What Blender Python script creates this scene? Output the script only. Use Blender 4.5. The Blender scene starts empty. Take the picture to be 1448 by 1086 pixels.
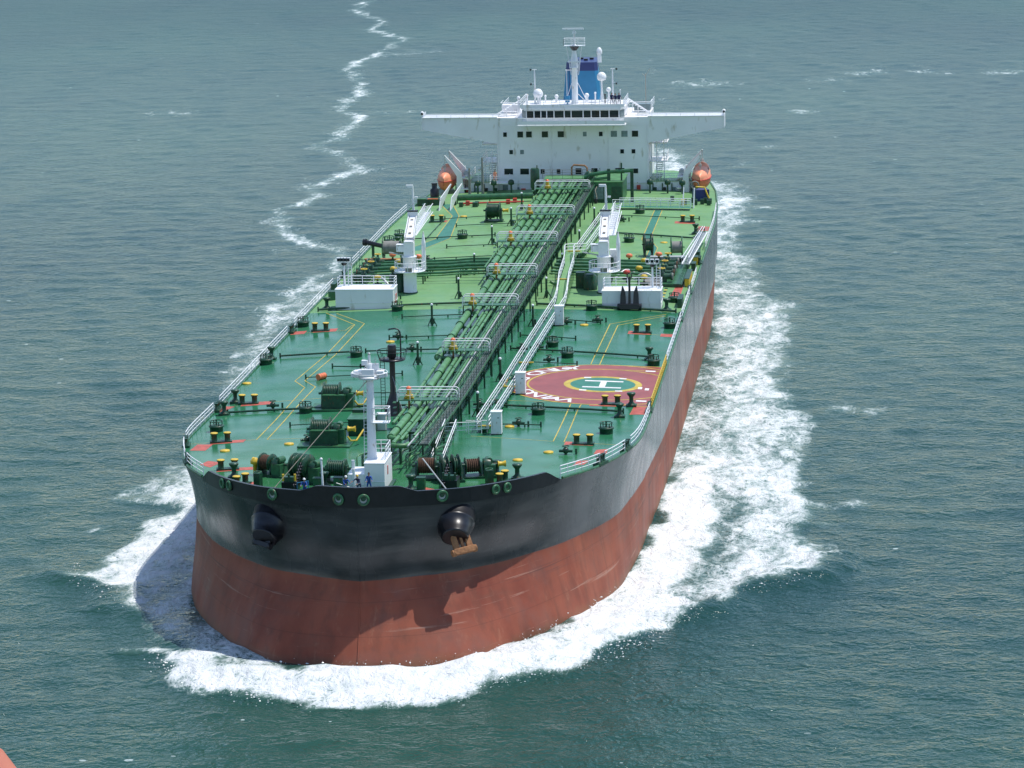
import bpy, bmesh, math, random
import numpy as np
from mathutils import Vector, Matrix
random.seed(7); rng = np.random.default_rng(7)
PI = math.pi
scene = bpy.context.scene
COL = scene.collection

# ---------------------------------------------------------------- camera
CAMP = Vector((43.625, -262.477, 77.559)); YAW, PITCH, ROLL, FPX = 0.1160, 0.2010, -0.0220, 4713.8
import json
def cam_axes(yaw, pitch, roll):
    cy, sy, cp, sp = math.cos(yaw), math.sin(yaw), math.cos(pitch), math.sin(pitch)
    f = Vector((-sy*cp, cy*cp, -sp)); r = Vector((cy, sy, 0)); u = r.cross(f)
    cr, sr = math.cos(roll), math.sin(roll)
    return r*cr+u*sr, u*cr-r*sr, f
r_, u_, f_ = cam_axes(YAW, PITCH, ROLL)
cd = bpy.data.cameras.new("camera"); cam = bpy.data.objects.new("camera", cd); COL.objects.link(cam)
cam.matrix_world = Matrix(((r_.x, u_.x, -f_.x, CAMP.x), (r_.y, u_.y, -f_.y, CAMP.y), (r_.z, u_.z, -f_.z, CAMP.z), (0, 0, 0, 1)))
cd.sensor_width = 36; cd.lens = FPX/1448*36; cd.clip_start = 0.5; cd.clip_end = 60000
scene.camera = cam
# ---------------------------------------------------------------- light
SUNV = Vector((0.36, 0.17, 1.0)).normalized()
el = math.asin(SUNV.z); az = math.atan2(SUNV.x, SUNV.y)
w = bpy.data.worlds.new("World"); scene.world = w; w.use_nodes = True
nt = w.node_tree; bg = nt.nodes["Background"]; sky = nt.nodes.new("ShaderNodeTexSky")
sky.sky_type = 'NISHITA'; sky.sun_disc = False; sky.sun_elevation = el; sky.sun_rotation = az
sky.air_density = 1.0; sky.dust_density = 0.25; sky.ozone_density = 1.5
nt.links.new(sky.outputs[0], bg.inputs[0]); bg.inputs[1].default_value = 0.14
sl = bpy.data.lights.new("sun", 'SUN'); sl.energy = 3.4; sl.angle = math.radians(0.5); sl.color = (1, 0.96, 0.9)
so = bpy.data.objects.new("sun", sl); COL.objects.link(so)
so.rotation_euler = (-SUNV).to_track_quat('-Z', 'Y').to_euler()
scene.view_settings.view_transform = 'Standard'; scene.view_settings.look = 'None'
scene.view_settings.exposure = 0.35; scene.view_settings.gamma = 1
scene.render.engine = 'CYCLES'; scene.cycles.use_denoising = True

# ---------------------------------------------------------------- materials
def nodes(m): return m.node_tree.nodes, m.node_tree.links
def base_mat(name, col, rough=.5, metal=0., var=.15, scale=1.5, bump=0., stain=None, stain_amt=.0, coord='Object'):
    m = bpy.data.materials.new(name); m.use_nodes = True; N, L = nodes(m); b = N["Principled BSDF"]
    b.inputs["Roughness"].default_value = rough; b.inputs["Metallic"].default_value = metal
    tc = N.new("ShaderNodeTexCoord"); n = N.new("ShaderNodeTexNoise"); n.inputs["Scale"].default_value = scale; n.inputs["Detail"].default_value = 6
    L.new(tc.outputs[coord], n.inputs["Vector"])
    mp = N.new("ShaderNodeMapRange"); mp.inputs[1].default_value = .3; mp.inputs[2].default_value = .7
    mp.inputs[3].default_value = 1-var; mp.inputs[4].default_value = 1+var
    L.new(n.outputs["Fac"], mp.inputs[0])
    mx = N.new("ShaderNodeVectorMath"); mx.operation = 'SCALE'; mx.inputs[0].default_value = col[:3]; L.new(mp.outputs[0], mx.inputs["Scale"])
    out = mx.outputs[0]
    if stain:
        n2 = N.new("ShaderNodeTexNoise"); n2.inputs["Scale"].default_value = scale*2.3; n2.inputs["Detail"].default_value = 8
        mpp = N.new("ShaderNodeMapping"); mpp.inputs["Scale"].default_value = (1.5, 1.5, .5); L.new(tc.outputs[coord], mpp.inputs[0]); L.new(mpp.outputs[0], n2.inputs["Vector"])
        r2 = N.new("ShaderNodeMapRange"); r2.inputs[1].default_value = .62-stain_amt*.2; r2.inputs[2].default_value = .72; L.new(n2.outputs["Fac"], r2.inputs[0])
        mi = N.new("ShaderNodeMix"); mi.data_type = 'RGBA'; L.new(r2.outputs[0], mi.inputs[0]); L.new(out, mi.inputs[6]); mi.inputs[7].default_value = (*stain, 1)
        out = mi.outputs[2]
    L.new(out, b.inputs["Base Color"])
    if bump:
        bp = N.new("ShaderNodeBump"); bp.inputs["Distance"].default_value = bump; bp.inputs["Strength"].default_value = .6
        L.new(n.outputs["Fac"], bp.inputs["Height"]); L.new(bp.outputs[0], b.inputs["Normal"])
    return m
RUST = (.16, .06, .025)
M = {}
M['white'] = base_mat('white_paint', (.80, .81, .82), .35, var=.05, scale=1.2, stain=(.45, .36, .28), stain_amt=.05)
M['offwhite'] = base_mat('superstructure_paint', (.82, .81, .81), .4, var=.05, scale=.35, stain=(.55, .52, .45), stain_amt=.05)
M['dgreen'] = base_mat('dark_green_paint', (.012, .06, .03), .4, var=.35, scale=2.5, stain=RUST, stain_amt=.08)
M['mgreen'] = base_mat('mid_green_paint', (.03, .13, .055), .4, var=.3, scale=2, stain=RUST, stain_amt=.05)
M['pipe'] = base_mat('pipe_green_paint', (.085, .235, .09), .42, var=.25, scale=1.2, stain=(.10, .12, .05), stain_amt=.15)
M['black'] = base_mat('black_paint', (.012, .012, .015), .35, var=.3, scale=1.5)
M['yellow'] = base_mat('yellow_paint', (.62, .42, .03), .45, var=.15, scale=3)
M['orange'] = base_mat('orange_paint', (.78, .20, .08), .4, var=.12, scale=2)
M['boatorange'] = base_mat('lifeboat_orange', (.9, .32, .17), .45, var=.08, scale=1.5, stain=(.4, .12, .06), stain_amt=.05)
M['red'] = base_mat('red_paint', (.55, .06, .04), .45, var=.15, scale=2)
M['redpad'] = base_mat('red_deck_paint', (.45, .10, .07), .5, var=.25, scale=2, stain=(.12, .2, .1), stain_amt=.2)
M['rope'] = base_mat('wound_rope', (.085, .042, .024), .9, var=.5, scale=9, bump=.03)
M['rust'] = base_mat('rusty_steel', (.30, .14, .06), .85, var=.35, scale=3, bump=.02)
M['grating'] = base_mat('steel_grating', (.11, .13, .12), .6, var=.3, scale=4)
M['glass'] = base_mat('dark_window_glass', (.012, .018, .022), .06, var=.2, scale=1)
M['curtain'] = base_mat('curtained_window', (.16, .22, .23), .3, var=.25, scale=3)
M['blue'] = base_mat('funnel_blue', (.02, .20, .38), .4, var=.08, scale=.8)
M['navy'] = base_mat('funnel_navy', (.02, .035, .15), .4, var=.1, scale=.8)
M['cloth'] = base_mat('blue_coverall', (.02, .07, .28), .9, var=.3, scale=8)
M['navycloth'] = base_mat('dark_blue_clothing', (.012, .02, .07), .9, var=.3, scale=8)
M['skin'] = base_mat('skin', (.42, .22, .14), .6, var=.05, scale=8)
M['hair'] = base_mat('dark_hair', (.02, .013, .01), .7, var=.2, scale=12)
M['helmet'] = base_mat('helmet_white', (.8, .8, .78), .3, var=.03)
M['beige'] = base_mat('beige_hose', (.45, .38, .30), .7, var=.2, scale=3)
M['greyplate'] = base_mat('grey_non_slip_plate', (.22, .22, .20), .8, var=.25, scale=2)
M['marky'] = base_mat('yellow_deck_line', (.48, .37, .07), .55, var=.25, scale=1.2)
M['markw'] = base_mat('white_deck_paint', (.72, .70, .68), .5, var=.15, scale=1.2)
M['heli'] = base_mat('maroon_deck_paint', (.29, .078, .068), .42, var=.14, scale=.7)
M['teal'] = base_mat('walkway_green_paint', (.045, .19, .13), .45, var=.15, scale=.8)
M['galv'] = base_mat('galvanised_steel', (.45, .47, .46), .45, metal=.3, var=.1)
M['bridge'] = base_mat('bridge_orange_paint', (.50, .13, .06), .5, var=.1, scale=.8)

for k in ('heli', 'teal', 'marky', 'redpad', 'markw'): M[k].node_tree.nodes['Principled BSDF'].inputs['Specular IOR Level'].default_value = .25
# hull paint: black topside above the boot line, red antifouling below, streaks and scuffs
def hull_material():
    m = bpy.data.materials.new('hull_paint'); m.use_nodes = True; N, L = nodes(m); b = N["Principled BSDF"]
    g = N.new("ShaderNodeNewGeometry"); sp = N.new("ShaderNodeSeparateXYZ"); L.new(g.outputs["Position"], sp.inputs[0])
    def math_(op, a, c=None, d=None):
        n = N.new("ShaderNodeMath"); n.operation = op
        for i, v in enumerate((a, c, d)):
            if v is None: continue
            if isinstance(v, (int, float)): n.inputs[i].default_value = v
            else: L.new(v, n.inputs[i])
        return n.outputs[0]
    def noise(sc, st=(1, 1, 1), det=6, rough=.55):
        mp = N.new("ShaderNodeMapping"); mp.inputs["Scale"].default_value = st; L.new(g.outputs["Position"], mp.inputs[0])
        n = N.new("ShaderNodeTexNoise"); n.inputs["Scale"].default_value = sc; n.inputs["Detail"].default_value = det; n.inputs["Roughness"].default_value = rough
        L.new(mp.outputs[0], n.inputs["Vector"]); return n.outputs["Fac"]
    def ramp(v, a, c, lo=0., hi=1.):
        n = N.new("ShaderNodeMapRange"); n.clamp = True; n.inputs[1].default_value = a; n.inputs[2].default_value = c; n.inputs[3].default_value = lo; n.inputs[4].default_value = hi
        L.new(v, n.inputs[0]); return n.outputs[0]
    def mix(f, a, c):
        n = N.new("ShaderNodeMix"); n.data_type = 'RGBA'
        L.new(f, n.inputs[0])
        for i, v in ((6, a), (7, c)):
            if isinstance(v, tuple): n.inputs[i].default_value = (*v, 1)
            else: L.new(v, n.inputs[i])
        return n.outputs[2]
    # boot line height: 6.9 m at the bow falling to 4.9 m amidships
    line = ramp(sp.outputs["Y"], 0, 90, 6.95, 4.9)
    wob = math_('MULTIPLY', math_('SUBTRACT', noise(.6), .5), .12)
    isblack = ramp(math_('SUBTRACT', math_('ADD', sp.outputs["Z"], wob), line), -.03, .03)
    # black weathers paler along the side shell
    fade = ramp(sp.outputs["Y"], 8, 55)
    streak = ramp(noise(.5, (.6, .6, .06)), .35, .7)
    streak2 = ramp(noise(1.6, (1, 1, .04)), .45, .75)
    big = ramp(noise(.13, (1, 1, 1.6), 4), .35, .65)
    blk = mix(big, (.018, .018, .020), (.062, .062, .064))
    faded = mix(streak, (.08, .09, .098), (.155, .168, .178))
    faded = mix(math_('MULTIPLY', streak2, .55), faded, (.20, .205, .21))
    blk = mix(fade, blk, faded)
    scuff = ramp(noise(.45, (.3, .3, 2.0), 8, .72), .50, .70)
    blk = mix(math_('MULTIPLY', scuff, .42), blk, (.13, .125, .115))
    red = mix(big, (.19, .047, .028), (.29, .078, .043))
    red = mix(math_('MULTIPLY', streak, .5), red, (.36, .12, .07))
    tide = ramp(noise(.35, (.25, .25, 1.2), 8, .65), .5, .72)
    red = mix(math_('MULTIPLY', tide, .6), red, (.15, .085, .06))
    vst = math_('MULTIPLY', ramp(noise(.9, (1, 1, .10), 7, .65), 0.5, .68), .38); red = mix(vst, red, (.11, .05, .035))
    vst2 = math_('MULTIPLY', ramp(noise(1.3, (1, .8, .06), 7, .7), .58, .7), .28); red = mix(vst2, red, (.40, .20, .12))
    cloud = math_('MULTIPLY', ramp(noise(.16, (1, 1, 1), 5, .6), .5, .66), .4); red = mix(cloud, red, (.16, .10, .085))
    # rubbed dark scratches that follow the shell, midway between boot line and water
    h = math_('SUBTRACT', line, sp.outputs["Z"])
    band = math_('MULTIPLY', ramp(h, 1.0, 1.5), ramp(h, 2.3, 1.7))
    scr = math_('MULTIPLY', band, ramp(noise(1.1, (.12, .12, 5), 8, .7), .52, .62))
    scr = math_('MULTIPLY', scr, ramp(sp.outputs["Y"], 2, 20))
    red = mix(math_('MULTIPLY', scr, .8), red, (.05, .045, .045))
    pale = math_('MULTIPLY', ramp(noise(.8, (.1, .1, 3.5), 8, .7), .6, .66), .5)
    red = mix(pale, red, (.45, .27, .20))
    slime = ramp(math_('ADD', sp.outputs["Z"], math_('MULTIPLY', noise(.8), 1.6)), .5, 1.9, .75, 0)
    red = mix(slime, red, (.22, .13, .07))
    # welded shell plating: faint seam shading
    col = mix(isblack, red, blk)
    L.new(col, b.inputs["Base Color"])
    # plate seams: vertical butts every 11 m round the shell, horizontal strakes every 2.6 m
    def pp(v, per):
        n = N.new("ShaderNodeMath"); n.operation = 'PINGPONG'; n.inputs[1].default_value = per; L.new(v, n.inputs[0]); return n.outputs[0]
    seam = math_('MAXIMUM', math_('MULTIPLY', ramp(sp.outputs["Y"], 14, 20), ramp(pp(sp.outputs["Y"], 5.5), 0, .07, 1, 0)), ramp(pp(sp.outputs["Z"], 1.3), 0, .04, 1, 0))
    col = mix(math_('MULTIPLY', seam, .28), col, (.015, .012, .012))
    # rust weeping from seams and rail stations
    weep = math_('MULTIPLY', ramp(noise(2.2, (1, 1, .05), 6, .6), .66, .74), ramp(noise(.3, (1, 1, .6), 4), .45, .65))
    col = mix(math_('MULTIPLY', weep, .45), col, (.13, .055, .03))
    L.new(col, b.inputs["Base Color"])
    rn = noise(.4, (1, 1, .3))
    rgh = N.new("ShaderNodeMix"); rgh.data_type = 'FLOAT'; L.new(isblack, rgh.inputs[0]); L.new(ramp(rn, .3, .7, .5, .68), rgh.inputs[2]); L.new(ramp(rn, .3, .7, .20, .34), rgh.inputs[3])
    L.new(rgh.outputs[0], b.inputs["Roughness"])
    spl = N.new("ShaderNodeMix"); spl.data_type = 'FLOAT'; L.new(isblack, spl.inputs[0]); spl.inputs[2].default_value = .22; spl.inputs[3].default_value = .5; L.new(spl.outputs[0], b.inputs["Specular IOR Level"])
    bp = N.new("ShaderNodeBump"); bp.inputs["Distance"].default_value = .02; bp.inputs["Strength"].default_value = .5
    L.new(noise(.45, (1, 1, .5), 3), bp.inputs["Height"]); L.new(bp.outputs[0], b.inputs["Normal"])
    return m
M['hull'] = hull_material()

def deck_material():
    m = bpy.data.materials.new('deck_paint'); m.use_nodes = True; N, L = nodes(m); b = N["Principled BSDF"]
    g = N.new("ShaderNodeNewGeometry"); sp = N.new("ShaderNodeSeparateXYZ"); L.new(g.outputs["Position"], sp.inputs[0])
    def noise(sc, st=(1, 1, 1), det=6, rough=.55):
        mp = N.new("ShaderNodeMapping"); mp.inputs["Scale"].default_value = st; L.new(g.outputs["Position"], mp.inputs[0])
        n = N.new("ShaderNodeTexNoise"); n.inputs["Scale"].default_value = sc; n.inputs["Detail"].default_value = det; n.inputs["Roughness"].default_value = rough
        L.new(mp.outputs[0], n.inputs["Vector"]); return n.outputs["Fac"]
    def ramp(v, a, c, lo=0., hi=1.):
        n = N.new("ShaderNodeMapRange"); n.inputs[1].default_value = a; n.inputs[2].default_value = c; n.inputs[3].default_value = lo; n.inputs[4].default_value = hi
        L.new(v, n.inputs[0]); return n.outputs[0]
    def mul(a, c):
        n = N.new("ShaderNodeMath"); n.operation = 'MULTIPLY'
        L.new(a, n.inputs[0])
        if isinstance(c, float): n.inputs[1].default_value = c
        else: L.new(c, n.inputs[1])
        return n.outputs[0]
    def mix(f, a, c):
        n = N.new("ShaderNodeMix"); n.data_type = 'RGBA'; L.new(f, n.inputs[0])
        for i, v in ((6, a), (7, c)):
            if isinstance(v, tuple): n.inputs[i].default_value = (*v, 1)
            else: L.new(v, n.inputs[i])
        return n.outputs[2]
    aft = ramp(sp.outputs["Y"], 97.4, 97.6)
    fw = ramp(sp.outputs["Y"], 30, 18)
    n1 = ramp(noise(.12), .35, .65); n2 = ramp(noise(.9), .35, .7); n3 = ramp(noise(.35, (1, .25, 1)), .4, .7)
    fore = mix(n1, (.016, .125, .058), (.030, .165, .08)); fore = mix(mul(fw, .5), fore, (.04, .155, .042))
    fore = mix(mul(n2, .3), fore, (.035, .16, .08))
    af = mix(n1, (.13, .275, .105), (.175, .335, .14)); af = mix(mul(n3, .5), af, (.16, .33, .18)); af = mix(mul(n2, .25), af, (.24, .37, .14))
    col = mix(aft, fore, af)
    st = mul(ramp(noise(.55, (1, .8, 1), 9, .7), .56, .64), .28); col = mix(st, col, (.09, .11, .05))
    st2 = mul(ramp(noise(.23, (.5, 1.2, 1), 7, .65), .52, .66), .3); col = mix(st2, col, (.05, .21, .10))
    wear = ramp(noise(1.7, (1, 1, 1), 9, .75), .66, .72); col = mix(mul(wear, .5), col, (.14, .12, .07))
    # plate seams every 3.2 m across the deck
    wv = N.new("ShaderNodeMath"); wv.operation = 'PINGPONG'; wv.inputs[1].default_value = 1.9; L.new(sp.outputs["Y"], wv.inputs[0])
    seam = ramp(wv.outputs[0], .0, .06, 1, 0); col = mix(mul(seam, .22), col, (.03, .09, .05))
    L.new(col, b.inputs["Base Color"])
    r = N.new("ShaderNodeMix"); r.data_type = 'FLOAT'; L.new(aft, r.inputs[0])
    L.new(ramp(noise(.22, det=4), .35, .65, .13, .30), r.inputs[2]); L.new(ramp(noise(.3), .3, .7, .38, .6), r.inputs[3])
    L.new(r.outputs[0], b.inputs["Roughness"])
    bp = N.new("ShaderNodeBump"); bp.inputs["Distance"].default_value = .012; bp.inputs["Strength"].default_value = .5
    L.new(noise(.5, det=3), bp.inputs["Height"]); L.new(bp.outputs[0], b.inputs["Normal"])
    b.inputs["IOR"].default_value = 1.45; b.inputs['Specular IOR Level'].default_value = .17; b.inputs['Specular Tint'].default_value = (.9, 1, .95, 1)
    return m
M['deck'] = deck_material()

# ---------------------------------------------------------------- mesh helpers
class MB:
    def __init__(s): s.v = []; s.f = []; s.mi = []; s.sm = []; s.mats = []
    def m(s, mat):
        if mat not in s.mats: s.mats.append(mat)
        return s.mats.index(mat)
    def add(s, vs, fs, mat, smooth=False):
        o = len(s.v); k = s.m(mat); s.v += [tuple(p) for p in vs]
        for f in fs: s.f.append(tuple(i+o for i in f)); s.mi.append(k); s.sm.append(smooth)
    def box(s, c, size, mat, rz=0., taper=1.):
        x, y, z = size[0]/2, size[1]/2, size[2]/2; cr, sr = math.cos(rz), math.sin(rz); vs = []
        for dz_ in (-z, z):
            t = 1 if dz_ < 0 else taper
            for a, b_ in ((-x, -y), (x, -y), (x, y), (-x, y)):
                a *= t; b_ *= t; vs.append((c[0]+a*cr-b_*sr, c[1]+a*sr+b_*cr, c[2]+dz_))
        s.add(vs, [(0, 3, 2, 1), (4, 5, 6, 7), (0, 1, 5, 4), (1, 2, 6, 5), (2, 3, 7, 6), (3, 0, 4, 7)], mat)
    def cyl(s, p0, p1, r0, mat, r1=None, n=10, caps=True):
        p0, p1 = Vector(p0), Vector(p1); r1 = r0 if r1 is None else r1; d = (p1-p0)
        if d.length < 1e-6: return
        d.normalize(); a = d.orthogonal().normalized(); b = d.cross(a); vs = []
        for p, r in ((p0, r0), (p1, r1)):
            for i in range(n):
                t = 2*PI*i/n; vs.append(p+(a*math.cos(t)+b*math.sin(t))*r)
        s.add(vs, [(i, (i+1) % n, n+(i+1) % n, n+i) for i in range(n)], mat, n > 4)
        if caps: s.add([v for v in vs], [tuple(range(n))[::-1], tuple(range(n, 2*n))], mat)
    def tube(s, pts, r, mat, n=6):
        for a, b in zip(pts[:-1], pts[1:]): s.cyl(a, b, r, mat, n=n)
    def smooth_tube(s, pts, r, mat, n=8):
        pts = [Vector(p) for p in pts]; vs = []; ref = None
        for i, p in enumerate(pts):
            d = (pts[min(i+1, len(pts)-1)]-pts[max(i-1, 0)]).normalized()
            a = d.orthogonal().normalized() if ref is None else (ref-d*ref.dot(d)).normalized(); ref = a; b = d.cross(a)
            rr = r[i] if isinstance(r, (list, tuple)) else r
            for k in range(n): t = 2*PI*k/n; vs.append(p+(a*math.cos(t)+b*math.sin(t))*rr)
        fs = [(i*n+k, i*n+(k+1) % n, (i+1)*n+(k+1) % n, (i+1)*n+k) for i in range(len(pts)-1) for k in range(n)]
        s.add(vs, fs, mat, True); m_ = (len(pts)-1)*n; s.add(vs, [tuple(range(n))[::-1], tuple(range(m_, m_+n))], mat)
    def lathe(s, c, prof, mat, n=16, axis='z'):
        vs = []
        for r, h in prof:
            for i in range(n):
                t = 2*PI*i/n; a, b = r*math.cos(t), r*math.sin(t)
                vs.append({'z': (c[0]+a, c[1]+b, c[2]+h), 'x': (c[0]+h, c[1]+a, c[2]+b), 'y': (c[0]+b, c[1]+h, c[2]+a)}[axis])
        fs = [(j*n+i, j*n+(i+1) % n, (j+1)*n+(i+1) % n, (j+1)*n+i) for j in range(len(prof)-1) for i in range(n)]
        s.add(vs, fs, mat, True)
        k = (len(prof)-1)*n; s.add(vs, [tuple(range(n))[::-1], tuple(range(k, k+n))], mat)
    def prism(s, poly, z0, z1, mat):
        n = len(poly); vs = [(x, y, z0) for x, y in poly]+[(x, y, z1) for x, y in poly]
        s.add(vs, [tuple(range(n))[::-1], tuple(range(n, 2*n))]+[(i, (i+1) % n, n+(i+1) % n, n+i) for i in range(n)], mat)
    def ext(s, poly3, off, mat):
        n = len(poly3); off = Vector(off); vs = [Vector(p) for p in poly3]; vs += [v+off for v in vs]
        s.add(vs, [tuple(range(n))[::-1], tuple(range(n, 2*n))]+[(i, (i+1) % n, n+(i+1) % n, n+i) for i in range(n)], mat)
    def sphere(s, c, r, mat, n=12, sz=1.):
        s.lathe(c, [(max(.001, r*math.sin(PI*i/8)), -r*sz*math.cos(PI*i/8)) for i in range(9)], mat, n)
    def torus(s, c, R_, r, mat, axis=(0, 0, 1), n=16, k=6, a0=0, a1=2*PI):
        ax = Vector(axis).normalized(); a = ax.orthogonal().normalized(); b = ax.cross(a); vs = []; c = Vector(c)
        full = abs(a1-a0-2*PI) < 1e-6; cnt = n if full else n+1
        for i in range(cnt):
            t = a0+(a1-a0)*i/n; d = a*math.cos(t)+b*math.sin(t)
            for j in range(k): q = 2*PI*j/k; vs.append(c+d*(R_+r*math.cos(q))+ax*r*math.sin(q))
        fs = [(i*k+j, i*k+(j+1) % k, ((i+1) % cnt)*k+(j+1) % k, ((i+1) % cnt)*k+j) for i in range(n) for j in range(k)]
        s.add(vs, fs, mat, True)
    def build(s, name, parent=None, loc=(0, 0, 0), rz=0., label=None, bevel=0.):
        me = bpy.data.meshes.new(name); me.from_pydata(s.v, [], s.f)
        for k in s.mats: me.materials.append(M[k])
        me.polygons.foreach_set('material_index', s.mi); me.polygons.foreach_set('use_smooth', s.sm); me.update()
        bm = bmesh.new(); bm.from_mesh(me); bmesh.ops.recalc_face_normals(bm, faces=bm.faces); bm.to_mesh(me); bm.free()
        o = bpy.data.objects.new(name, me); COL.objects.link(o); o.parent = parent; o.location = loc; o.rotation_euler = (0, 0, rz)
        if label: o['label'] = label
        if bevel:
            b = o.modifiers.new('bevel', 'BEVEL'); b.width = bevel; b.segments = 2; b.limit_method = 'ANGLE'
        return o
def thing(name, label, cat, loc=(0, 0, 0), rz=0., group=None):
    o = bpy.data.objects.new(name, None); COL.objects.link(o); o.location = loc; o.rotation_euler = (0, 0, rz)
    o.empty_display_size = .5; tag(o, label, cat, group); return o
def tag(o, label, cat, group=None):
    o['label'] = label; o['category'] = cat
    if group: o['group'] = group
    return o
def copy_part(o, loc, rz=None, parent='same'):
    c = o.copy(); COL.objects.link(c); c.parent = o.parent if parent == 'same' else parent; c.location = loc
    if rz is not None: c.rotation_euler = (0, 0, rz)
    for ch in list(o.children):
        d = ch.copy(); COL.objects.link(d); d.parent = c
    return c

# ---------------------------------------------------------------- ship form
D = 11.7
def sheer(y): return 1.9*((45-y)/45)**1.6 if y < 45 else 0.
LV = [-2., 0., 2., 4., 7., 10.5, 99.]
LP = [
 [(0, -3.1), (4, -2.4), (7.5, -1.0), (10.7, 3), (13.7, 8), (16.7, 14.6), (19, 22.3), (19.9, 29.7), (20.35, 38), (20.45, 45)],
 [(0, -2.3), (4, -1.6), (7.5, -.5), (10.7, 3.1), (13.7, 8), (16.7, 14.6), (19, 22.3), (19.9, 29.7), (20.35, 38), (20.45, 45)],
 [(0, -1.3), (4, -.6), (7.5, .8), (10.7, 4.3), (13.7, 9.2), (16.6, 15.6), (18.9, 23), (19.85, 30.3), (20.35, 38.5), (20.45, 45)],
 [(0, -.2), (4, .6), (7.5, 2.5), (10.6, 5.9), (13.4, 10.2), (16.2, 16.2), (18.8, 24), (19.8, 31.5), (20.4, 40), (20.45, 45)],
 [(0, .6), (2.2, 1.4), (4.3, 2.6), (7.5, 4.4), (10.3, 7.4), (13, 11.3), (15.7, 16.2), (18.8, 25), (19.8, 33), (20.4, 42), (20.45, 45)],
 [(0, .1), (2.2, .9), (4.5, 2.0), (7.8, 3.6), (10.4, 6.1), (13, 9.7), (15.6, 14.4), (18.3, 21.2), (19.9, 28.5), (21, 40), (21, 45)],
 [(0, -.1), (2.3, .6), (4.7, 1.4), (8, 2.9), (10.2, 4.8), (12.9, 8.2), (15.5, 13.), (18.2, 18.8), (19.95, 25.5), (20.85, 32.5), (21, 45)]]
NB = 56
def resample(pts, n, vee=False):
    pts = np.array(pts, float)
    # catmull-rom densify, with a rounded stem
    P_ = np.vstack([(2*pts[0]-pts[1]) if vee else [-pts[1][0], pts[1][1]], pts, [pts[-1][0], pts[-1][1]+8]]); out = []
    for i in range(1, len(P_)-2):
        for t in np.linspace(0, 1, 20, endpoint=False):
            a, b, c, d = P_[i-1], P_[i], P_[i+1], P_[i+2]
            out.append(.5*((2*b)+(c-a)*t+(2*a-5*b+4*c-d)*t*t+(-a+3*b-3*c+d)*t**3))
    out.append(P_[-2]); out = np.array(out); out[:, 0] = np.clip(out[:, 0], 0, 21)
    s = np.r_[0, np.cumsum(np.hypot(*np.diff(out, axis=0).T))]; q = np.linspace(0, s[-1], n)
    return np.stack([np.interp(q, s, out[:, 0]), np.interp(q, s, out[:, 1])], 1)
LR = [resample(p, NB, k >= 3) for k, p in enumerate(LP)]
YSTERN = 211.
def hw_top(y): return float(np.interp(y, [45, 160, 175, 190, 200, 207, 211], [21, 21, 20.6, 19.6, 18.2, 15.5, 12.5]))
def hw_mid(y): return float(np.interp(y, [45, 60, 75, 158, 175, 190, 203, 211], [20.45, 20.85, 21, 21, 20.5, 18.8, 15, 9]))
def hw_wl(y): return float(np.interp(y, [45, 60, 75, 145, 160, 175, 190, 203, 211], [20.45, 20.85, 21, 21, 20.7, 19.6, 16, 9, 4]))
YB = list(np.linspace(45, YSTERN, 64))
def hull_pt(i, z):
    """i<NB: bow column; else body station. returns (x, y)"""
    if i < NB:
        top = LR[-1][i]; zt = D+sheer(top[1]); lv = LV[:-1]+[zt]; k = 0
        while k < len(lv)-2 and z > lv[k+1]: k += 1
        t = (z-lv[k])/(lv[k+1]-lv[k]); P0, P1 = LR[k][i], LR[k+1][i]
        Pm = LR[k-1][i] if k > 0 else 2*P0-P1; Pp = LR[k+2][i] if k+2 < len(LR) else 2*P1-P0
        p = .5*((2*P0)+(P1-Pm)*t+(2*Pm-5*P0+4*P1-Pp)*t*t+(-Pm+3*P0-3*P1+Pp)*t**3)
        return float(p[0]), float(p[1])
    y = YB[i-NB+1]; t = z/D
    if t < .5: x = hw_wl(y)*(1-t*2)+hw_mid(y)*t*2 if t > 0 else hw_wl(y)
    else: x = hw_mid(y)*(2-2*t)+hw_top(y)*(2*t-1)
    return x, y
NC = NB+len(YB)-1
EDGE = []
for i in range(NC):
    if i < NB: EDGE.append((float(LR[-1][i][0]), float(LR[-1][i][1])))
    else: EDGE.append((hw_top(YB[i-NB+1]), YB[i-NB+1]))
EX = np.array([e[0] for e in EDGE]); EY = np.array([e[1] for e in EDGE])
def half(y): return float(np.interp(y, EY, EX))
def yfront(x): return float(np.interp(abs(x), EX[:NB], EY[:NB]))
def dz(x, y):
    b = max(half(y), .5); return D+sheer(y)+.5*max(0., 1-(x/b)**2)*min(1, b/21.)**2
def G(x, y, h=0.): return (x, y, dz(x, y)+h)

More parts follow.
